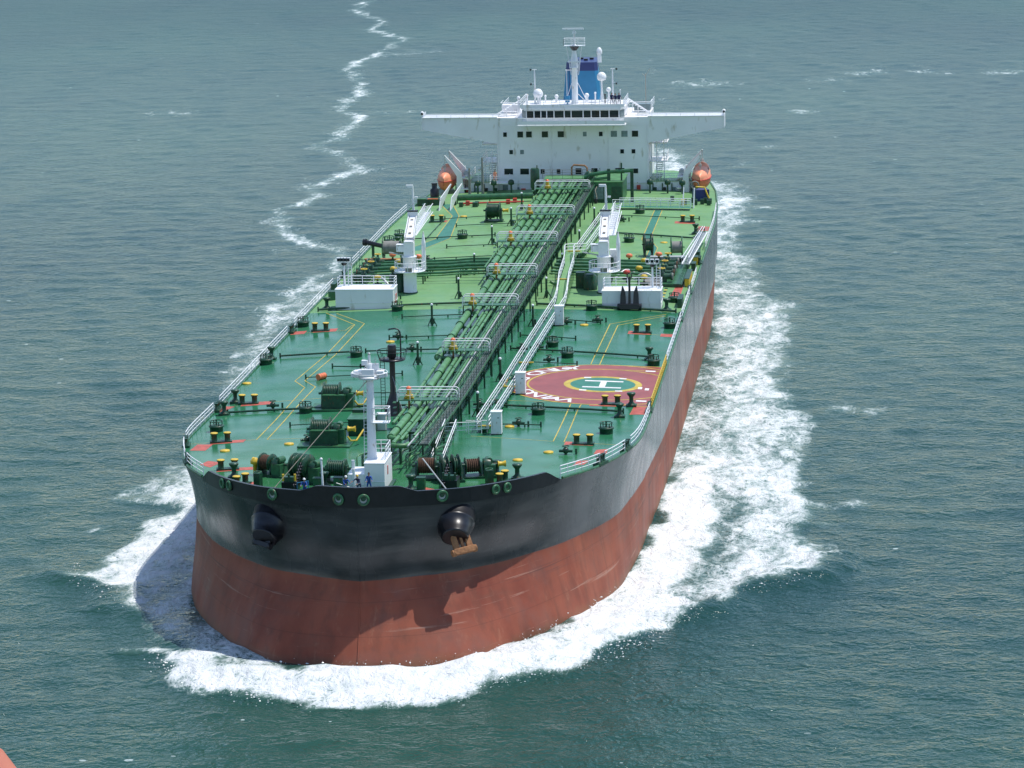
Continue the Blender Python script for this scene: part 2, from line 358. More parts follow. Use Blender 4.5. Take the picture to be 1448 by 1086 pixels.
# ================================================================ sea
POLY = [  # (polygon on the water, density, edge softness)
 ([(-20, 3), (-17, 0), (-13, -2), (-6, -3), (-3, -2.5), (0, -2.5), (7, -1), (13, 8), (18.5, 23), (20.3, 41), (20.3, 63), (24, 79), (27, 48), (26, 32), (25, 21), (26, 16), (23, 9), (20, 1), (13, -4), (9, -10), (4, -11), (0, -12), (-5, -12), (-12, -8), (-14, -4), (-17, -1)], 1.25, 1.1),
 ([(26, 20), (28, 18), (30, 23), (34, 27), (38, 35), (35, 39), (36, 48), (36, 56), (34, 74), (30, 79), (30, 60), (30, 43), (29, 32), (27, 25)], .95, 1.5),
 ([(20, 48), (20, 76), (20, 106), (20.5, 145), (20, 174), (18, 219), (21, 220), (23, 208), (25, 181), (31, 166), (32, 137), (31, 122), (30, 114), (34, 100), (34, 88), (34, 74), (36, 48), (37, 35), (28, 20), (25, 23), (19.5, 30)], .72, 2.),
 ([(24, 79), (23, 108), (24, 142), (25, 167), (30, 162), (31, 133), (30, 108), (33, 93), (32, 73), (33, 43), (29, 38), (28, 60), (25, 60)], .86, 2.5),
 ([(21, 37), (24, 20), (27, 45), (27, 75), (24, 85), (22, 80)], 1.0, 2.),
 ([(-32, 29), (-26, 21), (-21, 14), (-22, 31), (-21.5, 54), (-21, 75), (-28, 80), (-30, 62), (-27, 53), (-28, 46), (-29, 33)], .98, 1.8),
 ([(-35, 62), (-33, 65), (-32, 71), (-30, 75), (-27, 62), (-29, 57), (-34, 57)], .55, 1.5),
 ([(-26, 36), (-22, 59), (-20, 34), (-16, 14), (-7, 0), (-6, -4), (-14, -2), (-18, 7), (-20, 12), (-22, 23)], .8, 2.),
 ([(-31, 100), (-22, 80), (-21, 120), (-21, 170), (-26, 190), (-29, 150)], .42, 3.),
 ([(-36, 187), (-33, 186), (-32, 162), (-33, 145), (-30, 120), (-34, 110), (-37, 145), (-38, 175)], .58, 2.),
 ([(2, 326), (7, 316), (13, 285), (19, 275), (21, 262), (21, 240), (19, 205), (10, 211), (-6, 211), (-6, 298)], .74, 4.),
 ([(-14, 507), (-11, 461), (-6, 420), (0, 330), (8, 330), (-2, 430), (-8, 520), (-14, 600), (-22, 600)], .2, 6.),
]
GAP = [([(26, 27), (27.5, 47), (29, 58), (29.5, 46), (28, 34)], .38, 1.2)]
GREEN = [(22, 76), (21, 106), (21, 145), (22.5, 145), (23.3, 106), (23.3, 79), (22.6, 60), (21.8, 52)]
LINE = [(-97, 628), (-97, 603), (-83, 567), (-85, 552), (-73, 527), (-73, 497), (-75, 467), (-73, 453), (-64, 412), (-66, 388), (-59, 371), (-59, 349), (-57, 339), (-61, 334), (-51, 310), (-47, 296), (-52, 278), (-48, 267), (-53, 249), (-48, 227), (-41, 217), (-37, 214), (-35, 198), (-37, 187), (-38, 167), (-35, 147)]
CAPS = [(5, 425, 9, .5), (30, 429, 8, .4), (38, 443, 7, .5), (67, 441, 8, .4), (50, 442, 10, .35), (26, 376, 4, .6), (21, 325, 3, .5), (19, 302, 3, .5), (33, 339, 3, .3), (38, 102, 3.2, .5), (41, 101, 2.5, .5), (40, 57, 2, .55), (37, 49, 1.6, .5), (22, 239, 3, .5), (23, 252, 3, .5), (64, 499, 5, .3), (-64, 496, 8, .4), (-69, 489, 6, .4), (-99, 379, 9, .35), (-55, 380, 8, .3), (-45, 300, 8, .3), (10, 480, 6, .3), (-33, 45, 1.4, .5), (-31, 37, 1.5, .5), (-30, 60, 2, .4), (-44, 215, 6, .35)]
def pdist(X, Y, poly):
    inside = np.zeros(X.shape, bool); dmin = np.full(X.shape, 1e9); n = len(poly)
    for i in range(n):
        (x0, y0), (x1, y1) = poly[i], poly[(i+1) % n]
        if y0 != y1:
            c = ((y0 > Y) != (y1 > Y)) & (X < (x1-x0)*(Y-y0)/(y1-y0)+x0); inside ^= c
        dx, dy = x1-x0, y1-y0; t = np.clip(((X-x0)*dx+(Y-y0)*dy)/(dx*dx+dy*dy+1e-9), 0, 1)
        dmin = np.minimum(dmin, np.hypot(X-x0-t*dx, Y-y0-t*dy))
    return np.where(inside, dmin, -dmin)
def sstep(a, b, x): t = np.clip((x-a)/(b-a), 0, 1); return t*t*(3-2*t)
def build_sea():
    xs = np.unique(np.r_[-30000, -8000, -2500, -900, -400, np.linspace(-260, -70, 110), np.linspace(-70, -45, 30), np.arange(-45, 48, .6), np.linspace(48, 130, 80), 200, 400, 900, 2500, 8000, 30000])
    ys = np.unique(np.r_[-8000, -2000, -700, -300, -150, -80, np.arange(-50, 120, .65), np.arange(120, 260, 1.3), np.arange(260, 700, 2.6), 760, 900, 1200, 2000, 4000, 10000, 30000])
    X, Y = np.meshgrid(xs, ys); n, m = X.shape
    # domain warp so that foam edges wander
    def vn(x, y, s, seed):
        r = np.random.default_rng(seed); ph = r.uniform(0, 6.28, (10, 2)); d = r.uniform(0, 6.28, 10); f = r.uniform(.6, 1.9, 10); o = 0
        for i in range(10): o = o+np.sin((x*np.cos(d[i])+y*np.sin(d[i]))*f[i]/s+ph[i, 0])/f[i]
        return o/6
    WX = X+vn(X, Y, 2.2, 1)*1.6+vn(X, Y, .55, 7)*.55; WY = Y+vn(X, Y, 3.0, 2)*4.+vn(X, Y, .6, 8)*.8
    F = np.zeros(X.shape)
    for poly, dens, soft in POLY:
        F = np.maximum(F, dens*sstep(-soft, soft*.8, pdist(WX, WY, poly)))
    for poly, dens, soft in GAP: F = F*(1-dens*sstep(-soft, soft, pdist(WX, WY, poly)))
    F = F*(1-.2*sstep(-.6, .6, pdist(WX*.35+X*.65, Y, GREEN)))
    dl = np.full(X.shape, 1e9); L2 = LINE
    for (x0, y0), (x1, y1) in zip(L2[:-1], L2[1:]):
        dx, dy = x1-x0, y1-y0; t = np.clip(((WX-x0)*dx+(Y-y0)*dy)/(dx*dx+dy*dy), 0, 1); dl = np.minimum(dl, np.hypot(WX-x0-t*dx, (Y-y0-t*dy)*.45))
    F = np.maximum(F, (.50+.24*vn(X, Y, 4, 6))*np.exp(-(dl/1.25)**2)+.36*np.exp(-(np.maximum(dl-1, 0)/4.)**2)*(.55+.45*vn(X, Y, 6, 5)))
    for cx, cy, r, d in CAPS:
        F = np.maximum(F, (d*.95+.12*vn(X, Y, r*.4, 51))*np.exp(-((X-cx)/r)**2-((Y-cy)/(r*1.1))**2))
    # waves that lift the surface: ambient chop, the bow wave and the shoulder crest
    Z = np.zeros(X.shape); r = np.random.default_rng(11)
    near = sstep(-260, -120, X)*(1-sstep(110, 200, X))*sstep(-80, -40, Y)*(1-sstep(600, 700, Y))
    for i in range(60):
        lam = r.uniform(2.2, 8); th = r.normal(1.5, .55); k = 2*PI/lam; a = .0013*lam**1.0
        Z += a*np.sin(k*(X*np.cos(th)+Y*np.sin(th))+r.uniform(0, 6.28)+.8*vn(X, Y, 9, 20+i % 4))*(near if lam > 4 else near*(1-sstep(200, 400, Y)))
    hd = pdist(X, Y, [(x, y) for x, y in LR[1]]+[(21, 170), (-21, 170)]+[(-x, y) for x, y in LR[1]][::-1])
    out = -hd
    front = 1-sstep(4, 30, Y)
    Z += front*(.95+.35*vn(X, Y, 1.1, 41)+.25*vn(X, Y, .5, 42))*np.exp(-((out-3.5)/3.6)**2)*sstep(-28, -4, X+0*Y)*(1-.3*sstep(10, 25, X))
    Z += .7*sstep(.2, .9, F)*(.5+.5*vn(X, Y, 1.3, 31))*sstep(0, 1, near)*(1-sstep(90, 140, Y))*.5
    for pl, h in (([(26, 18), (30, 22), (38, 34)], .7), ([(-22, 14), (-27, 21), (-33, 29)], .6)):
        dd = np.full(X.shape, 1e9)
        for (x0, y0), (x1, y1) in zip(pl[:-1], pl[1:]):
            dx, dy = x1-x0, y1-y0; t = np.clip(((WX-x0)*dx+(WY-y0)*dy)/(dx*dx+dy*dy), 0, 1); dd = np.minimum(dd, np.hypot(WX-x0-t*dx, WY-y0-t*dy))
        Z += h*np.exp(-(dd/2.2)**2)
    # keep the surface off the hull plating height of the waterline
    Z = np.where(hd > 2, 0, Z)
    V = np.stack([X, Y, Z], -1).reshape(-1, 3)
    idx = np.arange(n*m).reshape(n, m)
    fa = np.stack([idx[:-1, :-1], idx[:-1, 1:], idx[1:, 1:], idx[1:, :-1]], -1).reshape(-1, 4)
    me = bpy.data.meshes.new('sea'); me.vertices.add(len(V)); me.vertices.foreach_set('co', V.ravel())
    me.loops.add(fa.size); me.loops.foreach_set('vertex_index', fa.ravel().astype(np.int32))
    me.polygons.add(len(fa)); me.polygons.foreach_set('loop_start', np.arange(0, fa.size, 4, dtype=np.int32)); me.polygons.foreach_set('loop_total', np.full(len(fa), 4, np.int32))
    me.polygons.foreach_set('use_smooth', np.ones(len(fa), bool)); me.update(); me.validate()
    at = me.attributes.new('foam', 'FLOAT', 'POINT'); at.data.foreach_set('value', F.ravel().astype(np.float32))
    o = bpy.data.objects.new('sea', me); COL.objects.link(o); o['kind'] = 'structure'
    # material
    mt = bpy.data.materials.new('sea_water'); mt.use_nodes = True; N, L = nodes(mt); b = N["Principled BSDF"]; outn = N["Material Output"]
    g = N.new("ShaderNodeNewGeometry")
    def mapn(st, rz=0.):
        mp = N.new("ShaderNodeMapping"); mp.inputs["Scale"].default_value = st; mp.inputs["Rotation"].default_value = (0, 0, rz); L.new(g.outputs["Position"], mp.inputs[0]); return mp.outputs[0]
    def noise(sc, st=(1, 1, 1), det=5, rough=.6, dist=0., rz=0.):
        n = N.new("ShaderNodeTexNoise"); n.inputs["Scale"].default_value = sc; n.inputs["Detail"].default_value = det; n.inputs["Roughness"].default_value = rough; n.inputs["Distortion"].default_value = dist
        L.new(mapn(st, rz), n.inputs["Vector"]); return n.outputs["Fac"]
    def ma(op, *a):
        n = N.new("ShaderNodeMath"); n.operation = op
        for i, v in enumerate(a):
            if isinstance(v, (int, float)): n.inputs[i].default_value = v
            else: L.new(v, n.inputs[i])
        return n.outputs[0]
    def ramp(v, a, c, lo=0., hi=1., smooth=False):
        n = N.new("ShaderNodeMapRange"); n.inputs[1].default_value = a; n.inputs[2].default_value = c; n.inputs[3].default_value = lo; n.inputs[4].default_value = hi
        if smooth: n.interpolation_type = 'SMOOTHSTEP'
        L.new(v, n.inputs[0]); return n.outputs[0]
    att = N.new("ShaderNodeAttribute"); att.attribute_name = 'foam'; fo = att.outputs["Fac"]
    sp = N.new("ShaderNodeSeparateXYZ"); L.new(g.outputs["Position"], sp.inputs[0])
    # foam lace: ridged filaments, broken patches and solid crests
    nA = noise(.55, (.75, .42, 1), 9, .60, 1.1); nB = noise(1.7, (.7, .42, 1), 8, .62, 1.4); nC = noise(.16, (1, .5, 1), 5, .6, .4); nD = noise(4.5, (.8, .45, 1), 6, .65, .8)
    rid = ma('SUBTRACT', 1., ma('MULTIPLY', ma('ABSOLUTE', ma('SUBTRACT', nA, .5)), 7.))
    rid2 = ma('SUBTRACT', 1., ma('MULTIPLY', ma('ABSOLUTE', ma('SUBTRACT', nB, .5)), 6.))
    solid = ramp(noise(.42, (.8, .42, 1), 9, .70, .6), .3, .7)
    lace = ma('ADD', ma('ADD', ma('MULTIPLY', ma('MAXIMUM', rid, ma('MULTIPLY', rid2, .9)), .34), ma('MULTIPLY', solid, .42)), ma('ADD', ma('MULTIPLY', ramp(nC, .3, .7), .14), ma('MULTIPLY', ramp(nD, .25, .75), .12)))
    th = ramp(fo, 0., 1.25, .86, .26)
    alpha = ma('MULTIPLY', ramp(ma('SUBTRACT', lace, th), -.05, .20), ramp(fo, .08, .25))
    vo = N.new('ShaderNodeTexVoronoi'); vo.inputs['Scale'].default_value = .42; L.new(mapn((.7, 1, 1)), vo.inputs['Vector'])
    sx = N.new('ShaderNodeSeparateXYZ'); L.new(vo.outputs['Color'], sx.inputs[0])
    glint_dot = ma('MULTIPLY', ma('LESS_THAN', vo.outputs['Distance'], ma('MULTIPLY', sx.outputs[1], .11)), ma('MULTIPLY', ma('GREATER_THAN', sx.outputs[0], .86), ramp(noise(.02, det=3), .48, .6)))  # sun glints on the ripples, painted in as small white dots
    alpha = ma('MAXIMUM', alpha, ma('MULTIPLY', glint_dot, .9))
    # clear water
    big = ramp(noise(.012, (1, .6, 1), 4, .5), .35, .65)
    mix = N.new("ShaderNodeMix"); mix.data_type = 'RGBA'; L.new(big, mix.inputs[0]); mix.inputs[6].default_value = (.012, .050, .046, 1); mix.inputs[7].default_value = (.024, .076, .058, 1)
    aer = N.new("ShaderNodeMix"); aer.data_type = 'RGBA'; L.new(ramp(fo, .2, 1.0, 0, .55), aer.inputs[0]); L.new(mix.outputs[2], aer.inputs[6]); aer.inputs[7].default_value = (.16, .26, .22, 1)
    L.new(aer.outputs[2], b.inputs["Base Color"]); b.inputs["IOR"].default_value = 1.33
    L.new(ramp(sp.outputs["Y"], 0, 600, .12, .32), b.inputs["Roughness"]); b.inputs['Specular IOR Level'].default_value = .215; b.inputs['Specular Tint'].default_value = (.84, .94, 1, 1)
    h1 = noise(.16, (.55, 1, 1), 2, .5, .4, .10); h2 = noise(.66, (.82, 1, 1), 3, .55, .8, -.12); h3 = noise(1.5, (.9, 1, 1), 2, .55, .8, .2); h4 = noise(4, (.8, 1, 1), 2, .5)
    far = ramp(sp.outputs["Y"], 60, 420, 1, .55)
    hh = ma('MULTIPLY', far, ma('ADD', ma('ADD', ma('MULTIPLY', h1, .45), ma('MULTIPLY', h4, .03)), ma('ADD', ma('MULTIPLY', h2, .32), ma('MULTIPLY', h3, .19))))
    bp = N.new("ShaderNodeBump"); bp.inputs["Distance"].default_value = 1.0; bp.inputs["Strength"].default_value = 1.0; L.new(hh, bp.inputs["Height"]); L.new(bp.outputs[0], b.inputs["Normal"])
    fm = N.new("ShaderNodeBsdfPrincipled"); fm.inputs["Roughness"].default_value = .8; fc = N.new('ShaderNodeMix'); fc.data_type = 'RGBA'; L.new(ramp(ma('SUBTRACT', lace, th), .0, .34), fc.inputs[0]); fc.inputs[6].default_value = (.50, .60, .58, 1); fc.inputs[7].default_value = (.88, .89, .89, 1)
    fd = N.new('ShaderNodeMix'); fd.data_type = 'RGBA'; L.new(ma('MULTIPLY', ramp(noise(.9, (.8, .5, 1), 9, .72, .5), .48, .66), .6), fd.inputs[0]); L.new(fc.outputs[2], fd.inputs[6]); fd.inputs[7].default_value = (.56, .64, .63, 1); L.new(fd.outputs[2], fm.inputs['Base Color'])
    bp2 = N.new("ShaderNodeBump"); bp2.inputs["Distance"].default_value = 1.5; bp2.inputs["Strength"].default_value = .8
    L.new(ma('ADD', ma('MULTIPLY', noise(.8, (1, .6, 1), 8, .65, .5), .8), ma('MULTIPLY', noise(3.5, det=5), .12)), bp2.inputs["Height"]); L.new(bp2.outputs[0], fm.inputs["Normal"])
    ms = N.new("ShaderNodeMixShader"); L.new(alpha, ms.inputs[0]); L.new(b.outputs[0], ms.inputs[1]); L.new(fm.outputs[0], ms.inputs[2]); L.new(ms.outputs[0], outn.inputs[0])
    me.materials.append(mt)
build_sea()
def build_spray():
    r = np.random.default_rng(5); V = []; Fc = []
    crest = [(-17, -1), (-14, -4), (-12, -8), (-5, -12), (0, -12), (4, -11), (9, -10), (13, -4), (20, 1), (23, 9), (26, 16)]
    inner = [(-8, -1.8), (-3, -3.0), (0, -3.2), (4, -2.4), (8, -.8), (13, 5.8), (17, 14), (20, 23)]
    tips = [(26, 20), (30, 23), (34, 27), (38, 35)]; tipl = [(-22, 14), (-26, 21), (-32, 29)]
    for line, n, spread, hgt in ((crest, 2200, 1.0, .9), (inner, 700, .7, .9), (tips, 500, 1.0, .6), (tipl, 350, 1.0, .6)):
        L_ = np.array(line, float); seg = np.hypot(*np.diff(L_, axis=0).T); cum = np.r_[0, np.cumsum(seg)]
        for _ in range(n):
            q = r.uniform(0, cum[-1]); k = min(len(seg)-1, int(np.searchsorted(cum, q)-1)) if q > 0 else 0; t = (q-cum[k])/seg[k]
            p = L_[k]+(L_[k+1]-L_[k])*t+r.normal(0, spread, 2); z = .35+abs(r.normal(0, hgt))*.4; s_ = float(np.clip(r.exponential(.024), .01, .09))
            o = len(V)
            for d in ((1, 0, 0), (-1, 0, 0), (0, 1, 0), (0, -1, 0), (0, 0, 1), (0, 0, -1)): V.append((p[0]+d[0]*s_*r.uniform(.7, 1.6), p[1]+d[1]*s_*r.uniform(.7, 1.4), z+d[2]*s_*r.uniform(.6, 1.2)))
            Fc += [(o+a, o+b, o+c) for a, b, c in ((0, 2, 4), (2, 1, 4), (1, 3, 4), (3, 0, 4), (2, 0, 5), (1, 2, 5), (3, 1, 5), (0, 3, 5))]
    me = bpy.data.meshes.new('spray'); me.from_pydata(V, [], Fc); me.materials.append(M['helmet']); o = bpy.data.objects.new('spray', me); COL.objects.link(o); o['kind'] = 'stuff'
build_spray()
#@@SHIP
# ================================================================ tanker
T = thing('tanker', 'large oil tanker with green deck, black and red hull and white superstructure', 'tanker')
# hull
ROWS = 34; hv = []; hf = []
for i in range(NC):
    zt = D+sheer(EDGE[i][1]) if i < NB else D
    for k in range(ROWS):
        z = -2+(zt+2)*k/(ROWS-1); x, y = hull_pt(i, z); hv.append((x, y, z))
nR = len(hv)
for i in range(NC):
    for k in range(ROWS): x, y, z = hv[i*ROWS+k]; hv.append((-x, y, z))
for s in (0, 1):
    o = s*nR
    for i in range(NC-1):
        for k in range(ROWS-1):
            a, b, c, d = o+i*ROWS+k, o+(i+1)*ROWS+k, o+(i+1)*ROWS+k+1, o+i*ROWS+k+1
            hf.append((a, b, c, d) if s == 0 else (d, c, b, a))
for k in range(ROWS-1):
    a = (NC-1)*ROWS+k; hf.append((a, a+nR, a+nR+1, a+1))
mb = MB(); mb.add(hv, hf, 'hull', True)
hull = mb.build('hull', T)
bm = bmesh.new(); bm.from_mesh(hull.data); bmesh.ops.recalc_face_normals(bm, faces=bm.faces); bm.to_mesh(hull.data); bm.free()
mb = MB(); mb.smooth_tube([(0, hull_pt(0, z)[1]-.02, z) for z in np.linspace(-1, D+1.6, 30)], .05, 'hull', 8); mb.build('stem_bar', T)
# deck
mb = MB(); dv = []; df = []; NX = 24
for i in range(NC):
    x, y = EDGE[i]
    for j in range(NX+1):
        q = -x+2*x*j/NX; dv.append((q, y, dz(q, y) if i else D+sheer(y)))
for i in range(NC-1):
    for j in range(NX): a = i*(NX+1)+j; df.append((a, a+1, a+NX+2, a+NX+1))
mb.add(dv, df, 'deck', True); mb.build('main_deck', T)
# rounded gunwale strip along the deck edge
mb = MB()
for s in (-1, 1):
    mb.smooth_tube([(s*(x-.04), y, D+sheer(y)+.04) for x, y in EDGE if x > 15.3], .13, 'mgreen', 6)
mb.build('gunwale', T)

# bulwark at the bow: thick plate following the deck edge, raised over the stem
BX = 15.4
def bul_h(x):
    ax = abs(x); return .95+.5*(1-min(1, max(0, (ax-3.4)/1.4)))
mb = MB(); xs_ = list(np.linspace(-BX, BX, 97)); ins = .14
def bul(x, off):
    y = yfront(x); e = .05; t = Vector((2*e, yfront(abs(x)+e)-yfront(max(abs(x)-e, 0)), 0)).normalized() if abs(x) > .1 else Vector((1, 0, 0))
    nrm = Vector((t.y, -t.x, 0)); nrm.x *= (1 if x >= 0 else -1)
    return Vector((x, y, 0))-nrm*off
vs = []
for x in xs_:
    y = yfront(x); z0 = D+sheer(y); end = 1. if abs(x) < BX-.9 else max(.05, (BX-abs(x))/.9)
    h = bul_h(x)*end
    for off, z in ((-.03, z0-.3), (-.03-.08, z0+h), (.16, z0+h), (.12, z0-.1)):
        p = bul(x, off); vs.append((p.x, p.y, z))
fs = [(i*4+k, i*4+(k+1) % 4, (i+1)*4+(k+1) % 4, (i+1)*4+k) for i in range(96) for k in range(4)]+[(0, 1, 2, 3), (96*4+3, 96*4+2, 96*4+1, 96*4)]
mb.add(vs, fs, 'black'); mb.build('bulwark', T)
# panama chocks in the bulwark
for x in (-12.6, -11.8, -7.4, -1.5, .55, 6.75, 10.75, 11.6):
    y = yfront(x); z = D+sheer(y)+.42; p = bul(x, -.1); q = bul(x, -.4)
    d = (q-p).normalized(); c = Vector((p.x, p.y, z)); r = .40 if abs(x) < 8 else .34
    mb = MB(); mb.torus(c+d*.06, r, .12, 'mgreen', axis=d, n=20); mb.cyl(c-d*.02, c+d*.03, r, 'galv' if abs(x) < 8 else 'pipe', n=20)
    mb.cyl(c+d*.025+Vector((.0, 0, .1)), c+d*.05+Vector((0, 0, .1)), r*.55, 'dgreen', n=14)
    mb.build('mooring_chock', T)

# guard rails along the sheer strake
def rail(pts, h=1.05, mat='white', step=1.5, r=.03, rr=.022, rows=(0.35, .7, 1.), pr=None):
    """pts: polyline on a floor (x,y,z)"""
    mb = MB(); pts = [Vector(p) for p in pts]
    for f in rows: mb.tube([p+Vector((0, 0, h*f)) for p in pts], r if f == 1. else rr, mat, 5)
    for a, b in zip(pts[:-1], pts[1:]):
        n = max(1, round((b-a).length/step))
        for k in range(n): p = a.lerp(b, k/n); mb.cyl(p, p+Vector((0, 0, h)), r, mat, n=4, caps=False)
    mb.cyl(pts[-1], pts[-1]+Vector((0, 0, h)), r, mat, n=4, caps=False)
    return mb
def edge_pts(y0, y1, s, inset=.12, st=2.):
    out = []; ys = np.arange(y0, y1+.01, (y1-y0)/max(2, round((y1-y0)/st)))
    for y in ys: out.append((s*(half(y)-inset), y, D+sheer(y)+.05))
    return out
for s in (-1, 1):
    if s == 1: segs = [(13.2, 19.5), (20.6, 26.2), (28.2, 44.5), (68.5, 92), (93, 108), (111, 121), (140, 172)]
    else: segs = [(13.2, 19), (20.5, 27), (29.5, 44), (47, 84), (88, 114), (128, 172)]
    for a, b in segs: rail(edge_pts(a, b, s), r=.045, rr=.032).build('guard_rail', T)
mb = rail(edge_pts(46.5, 68, 1), mat='yellow', step=.8, r=.055, rr=.045)
mb.build('safety_net_rail', T, label='yellow folded safety rail beside the helicopter deck')
# lattice stowed at the rail breaks
for s, y in ((1, 27.2), (1, 20), (1, 92.6), (1, 109.5), (1, 45.5), (1, 130), (-1, 28.2), (-1, 19.7), (-1, 45.5), (-1, 86), (-1, 121)):
    x = s*(half(y)-.25); mb = MB()
    mb.box((0, 0, .12), (.7, 1.9, .24), 'dgreen')
    for dy in (-.65, 0, .65): mb.lathe((0, dy, .24), [(.2, 0), (.2, .08), (.13, .14), (.13, .5), (.2, .56), (.2, .64)], 'dgreen', 12)
    e = .5; ang = math.atan2(half(y+e)-half(y-e), 2*e)*-s
    mb.build('roller_chock', T, G(x, y), ang)

# ---------------- painted deck markings: thin sheets draped on the camber
def drape(poly_pts, mat, mb, off=.004, w=None):
    pass
def strip(mb, pts, w, mat, off=.006, seg=1.2):
    P = [Vector((p[0], p[1], 0)) for p in pts]; Q = []
    for a, b in zip(P[:-1], P[1:]):
        n = max(1, round((b-a).length/seg))
        for k in range(n): Q.append(a.lerp(b, k/n))
    Q.append(P[-1]); vs = []
    for i, p in enumerate(Q):
        d0 = (p-Q[i-1]).normalized() if i else (Q[1]-p).normalized(); d1 = (Q[i+1]-p).normalized() if i < len(Q)-1 else d0
        t = (d0+d1).normalized(); nn = Vector((-t.y, t.x, 0)); k = w/2/max(.4, nn.dot(Vector((-d0.y, d0.x, 0))))
        for s in (1, -1): q = p+nn*k*s; vs.append((q.x, q.y, dz(q.x, q.y)+off))
    mb.add(vs, [(2*i, 2*i+1, 2*i+3, 2*i+2) for i in range(len(Q)-1)], mat)
def patch(mb, quad, mat, off=.006, n=6):
    a, b, c, d = [Vector((*p, 0)) for p in quad]; vs = []
    for i in range(n+1):
        for j in range(n+1):
            p = a.lerp(b, i/n).lerp(d.lerp(c, i/n), j/n); vs.append((p.x, p.y, dz(p.x, p.y)+off))
    mb.add(vs, [(i*(n+1)+j, (i+1)*(n+1)+j, (i+1)*(n+1)+j+1, i*(n+1)+j+1) for i in range(n) for j in range(n)], mat)
def path(left, right, fill=None, w=.10):
    mb = MB()
    if fill:
        for (a, b), (c, d) in zip(zip(left[:-1], left[1:]), zip(right[:-1], right[1:])): patch(mb, (a, b, d, c), fill, .005, 4)
    strip(mb, left, w, 'marky', .010); strip(mb, right, w, 'marky', .010)
    mb.build('walkway_marking', T)
path([(-18.9, 97.2), (-14.4, 89.2), (-14.7, 72), (-15.6, 58.8), (-14, 55.3), (-14.1, 44.2), (-14.1, 30.3)], [(-17.6, 96.6), (-13.4, 89.7), (-13.7, 72), (-14.6, 58.8), (-12.95, 55.5), (-13.2, 44.2), (-13.1, 30.2)])
path([(19.0, 96.2), (13.4, 89.3), (13.3, 71), (13.3, 67)], [(19.0, 95.2), (14.3, 88.7), (14.2, 71), (14.2, 67)])
path([(13.1, 47.6), (13.1, 44.8), (13.2, 29.8)], [(14.1, 47.6), (14.0, 44.6), (14.2, 29.6)])
path([(-16.8, 178), (-13.8, 166.9), (-13.5, 147.8), (-16.4, 139)], [(-15.2, 178), (-12.9, 166.8), (-11.6, 147.8), (-14.2, 139)], 'teal')
path([(12.5, 171), (12.6, 146.6), (14.1, 140.5), (14.0, 126.3)], [(13.5, 171), (13.6, 147), (15.0, 140.5), (15.0, 126.3)], 'teal')
mb = MB()
strip(mb, [(-13.1, 30.2), (-8.5, 30.6)], .07, 'marky'); strip(mb, [(-20.4, 29.2), (-14.1, 30.3)], .07, 'marky'); strip(mb, [(5.5, 31.4), (13.2, 29.8)], .07, 'marky')
strip(mb, [(-19.6, 47.9), (-9.6, 50.3)], .07, 'marky'); strip(mb, [(5.2, 48.7), (16, 48)], .07, 'marky'); strip(mb, [(14.3, 29.6), (19.5, 29.3)], .07, 'marky')
strip(mb, [(-20.2, 85.2), (-14.9, 86.0), (-14.6, 89)], .08, 'marky'); strip(mb, [(16, 84.4), (20.6, 83.9)], .07, 'marky')
mb.build('deck_line_marking', T)
PADS = [((-21.3, 44.6), (-20.2, 44.6), (-19.4, 47.2), (-20.8, 47.6)), ((-19.4, 26.0), (-17.9, 25.6), (-17.8, 28.6), (-19.3, 28.9)), ((-17.0, 18.9), (-15.8, 17.4), (-15.2, 19.6), (-16.6, 20.6)),
 ((-18.9, 47.2), (-16.1, 47.6), (-16.1, 49.2), (-18.9, 48.8)), ((-18.1, 28.6), (-15.1, 29.2), (-15.1, 30.6), (-18.1, 30.0)), ((-14.8, 15.2), (-11.6, 15.9), (-11.6, 17.2), (-14.8, 16.7)),
 ((-11.9, 7.6), (-9.6, 8.7), (-10.1, 10.6), (-12.1, 9.2)), ((-18.4, 85.4), (-15.9, 85.6), (-15.9, 87.3), (-18.4, 87.2)), ((-20.7, 84.6), (-19.2, 84.8), (-19.2, 86.6), (-20.7, 86.4)),
 ((14.3, 28.4), (16.9, 28.4), (16.9, 29.9), (14.3, 29.9)), ((14.9, 47.0), (18, 47.2), (18, 48.6), (14.9, 48.6)), ((19.0, 43.8), (20.6, 44.2), (20.6, 48.8), (19.2, 48.6)),
 ((15.7, 84.0), (18.1, 84.0), (18.1, 85.7), (15.7, 85.7)), ((19.2, 83.2), (20.5, 83.2), (20.5, 84.8), (19.2, 84.8)), ((15.8, 160.2), (18.4, 160.2), (18.4, 162), (15.8, 162)), ((19.0, 155), (20.4, 155), (20.4, 158.5), (19.0, 158.5)),
 ((18.6, 106), (19.8, 106), (19.8, 115), (18.9, 113)), ((10.2, 8.9), (11.6, 10.0), (11.0, 11.2), (9.8, 10.2)), ((3.6, 7.2), (5.6, 5.6), (5.9, 6.6), (4.0, 8.2)), ((-4.8, 6.4), (-3.2, 6.8), (-3.3, 8), (-4.9, 7.6)), ((17.3, 24.6), (18.4, 25.0), (18.4, 27.2), (17.4, 26.6)), ((16.0, 19.2), (16.9, 19.5), (17.3, 21.7), (16.2, 21.2)),
 ((-15.6, 161.6), (-13.9, 161.6), (-13.9, 163.2), (-15.6, 163.2))]
for q in PADS: mb = MB(); patch(mb, q, 'redpad', .008, 3); mb.build('painted_pad', T)
mb = MB(); patch(mb, ((15.3, 99.6), (17.4, 99.6), (16.9, 120.5), (14.9, 119.5)), 'greyplate', .01, 8)
mb.build('non_slip_plate', T)
for k in range(20):
    y = 99.5+k*1.05; mb = MB(); patch(mb, ((17.75, y), (18.1, y), (18.1, y+.55), (17.75, y+.55)), 'yellow' if k % 2 else 'black', .012, 1); mb.build('hazard_stripe', T)
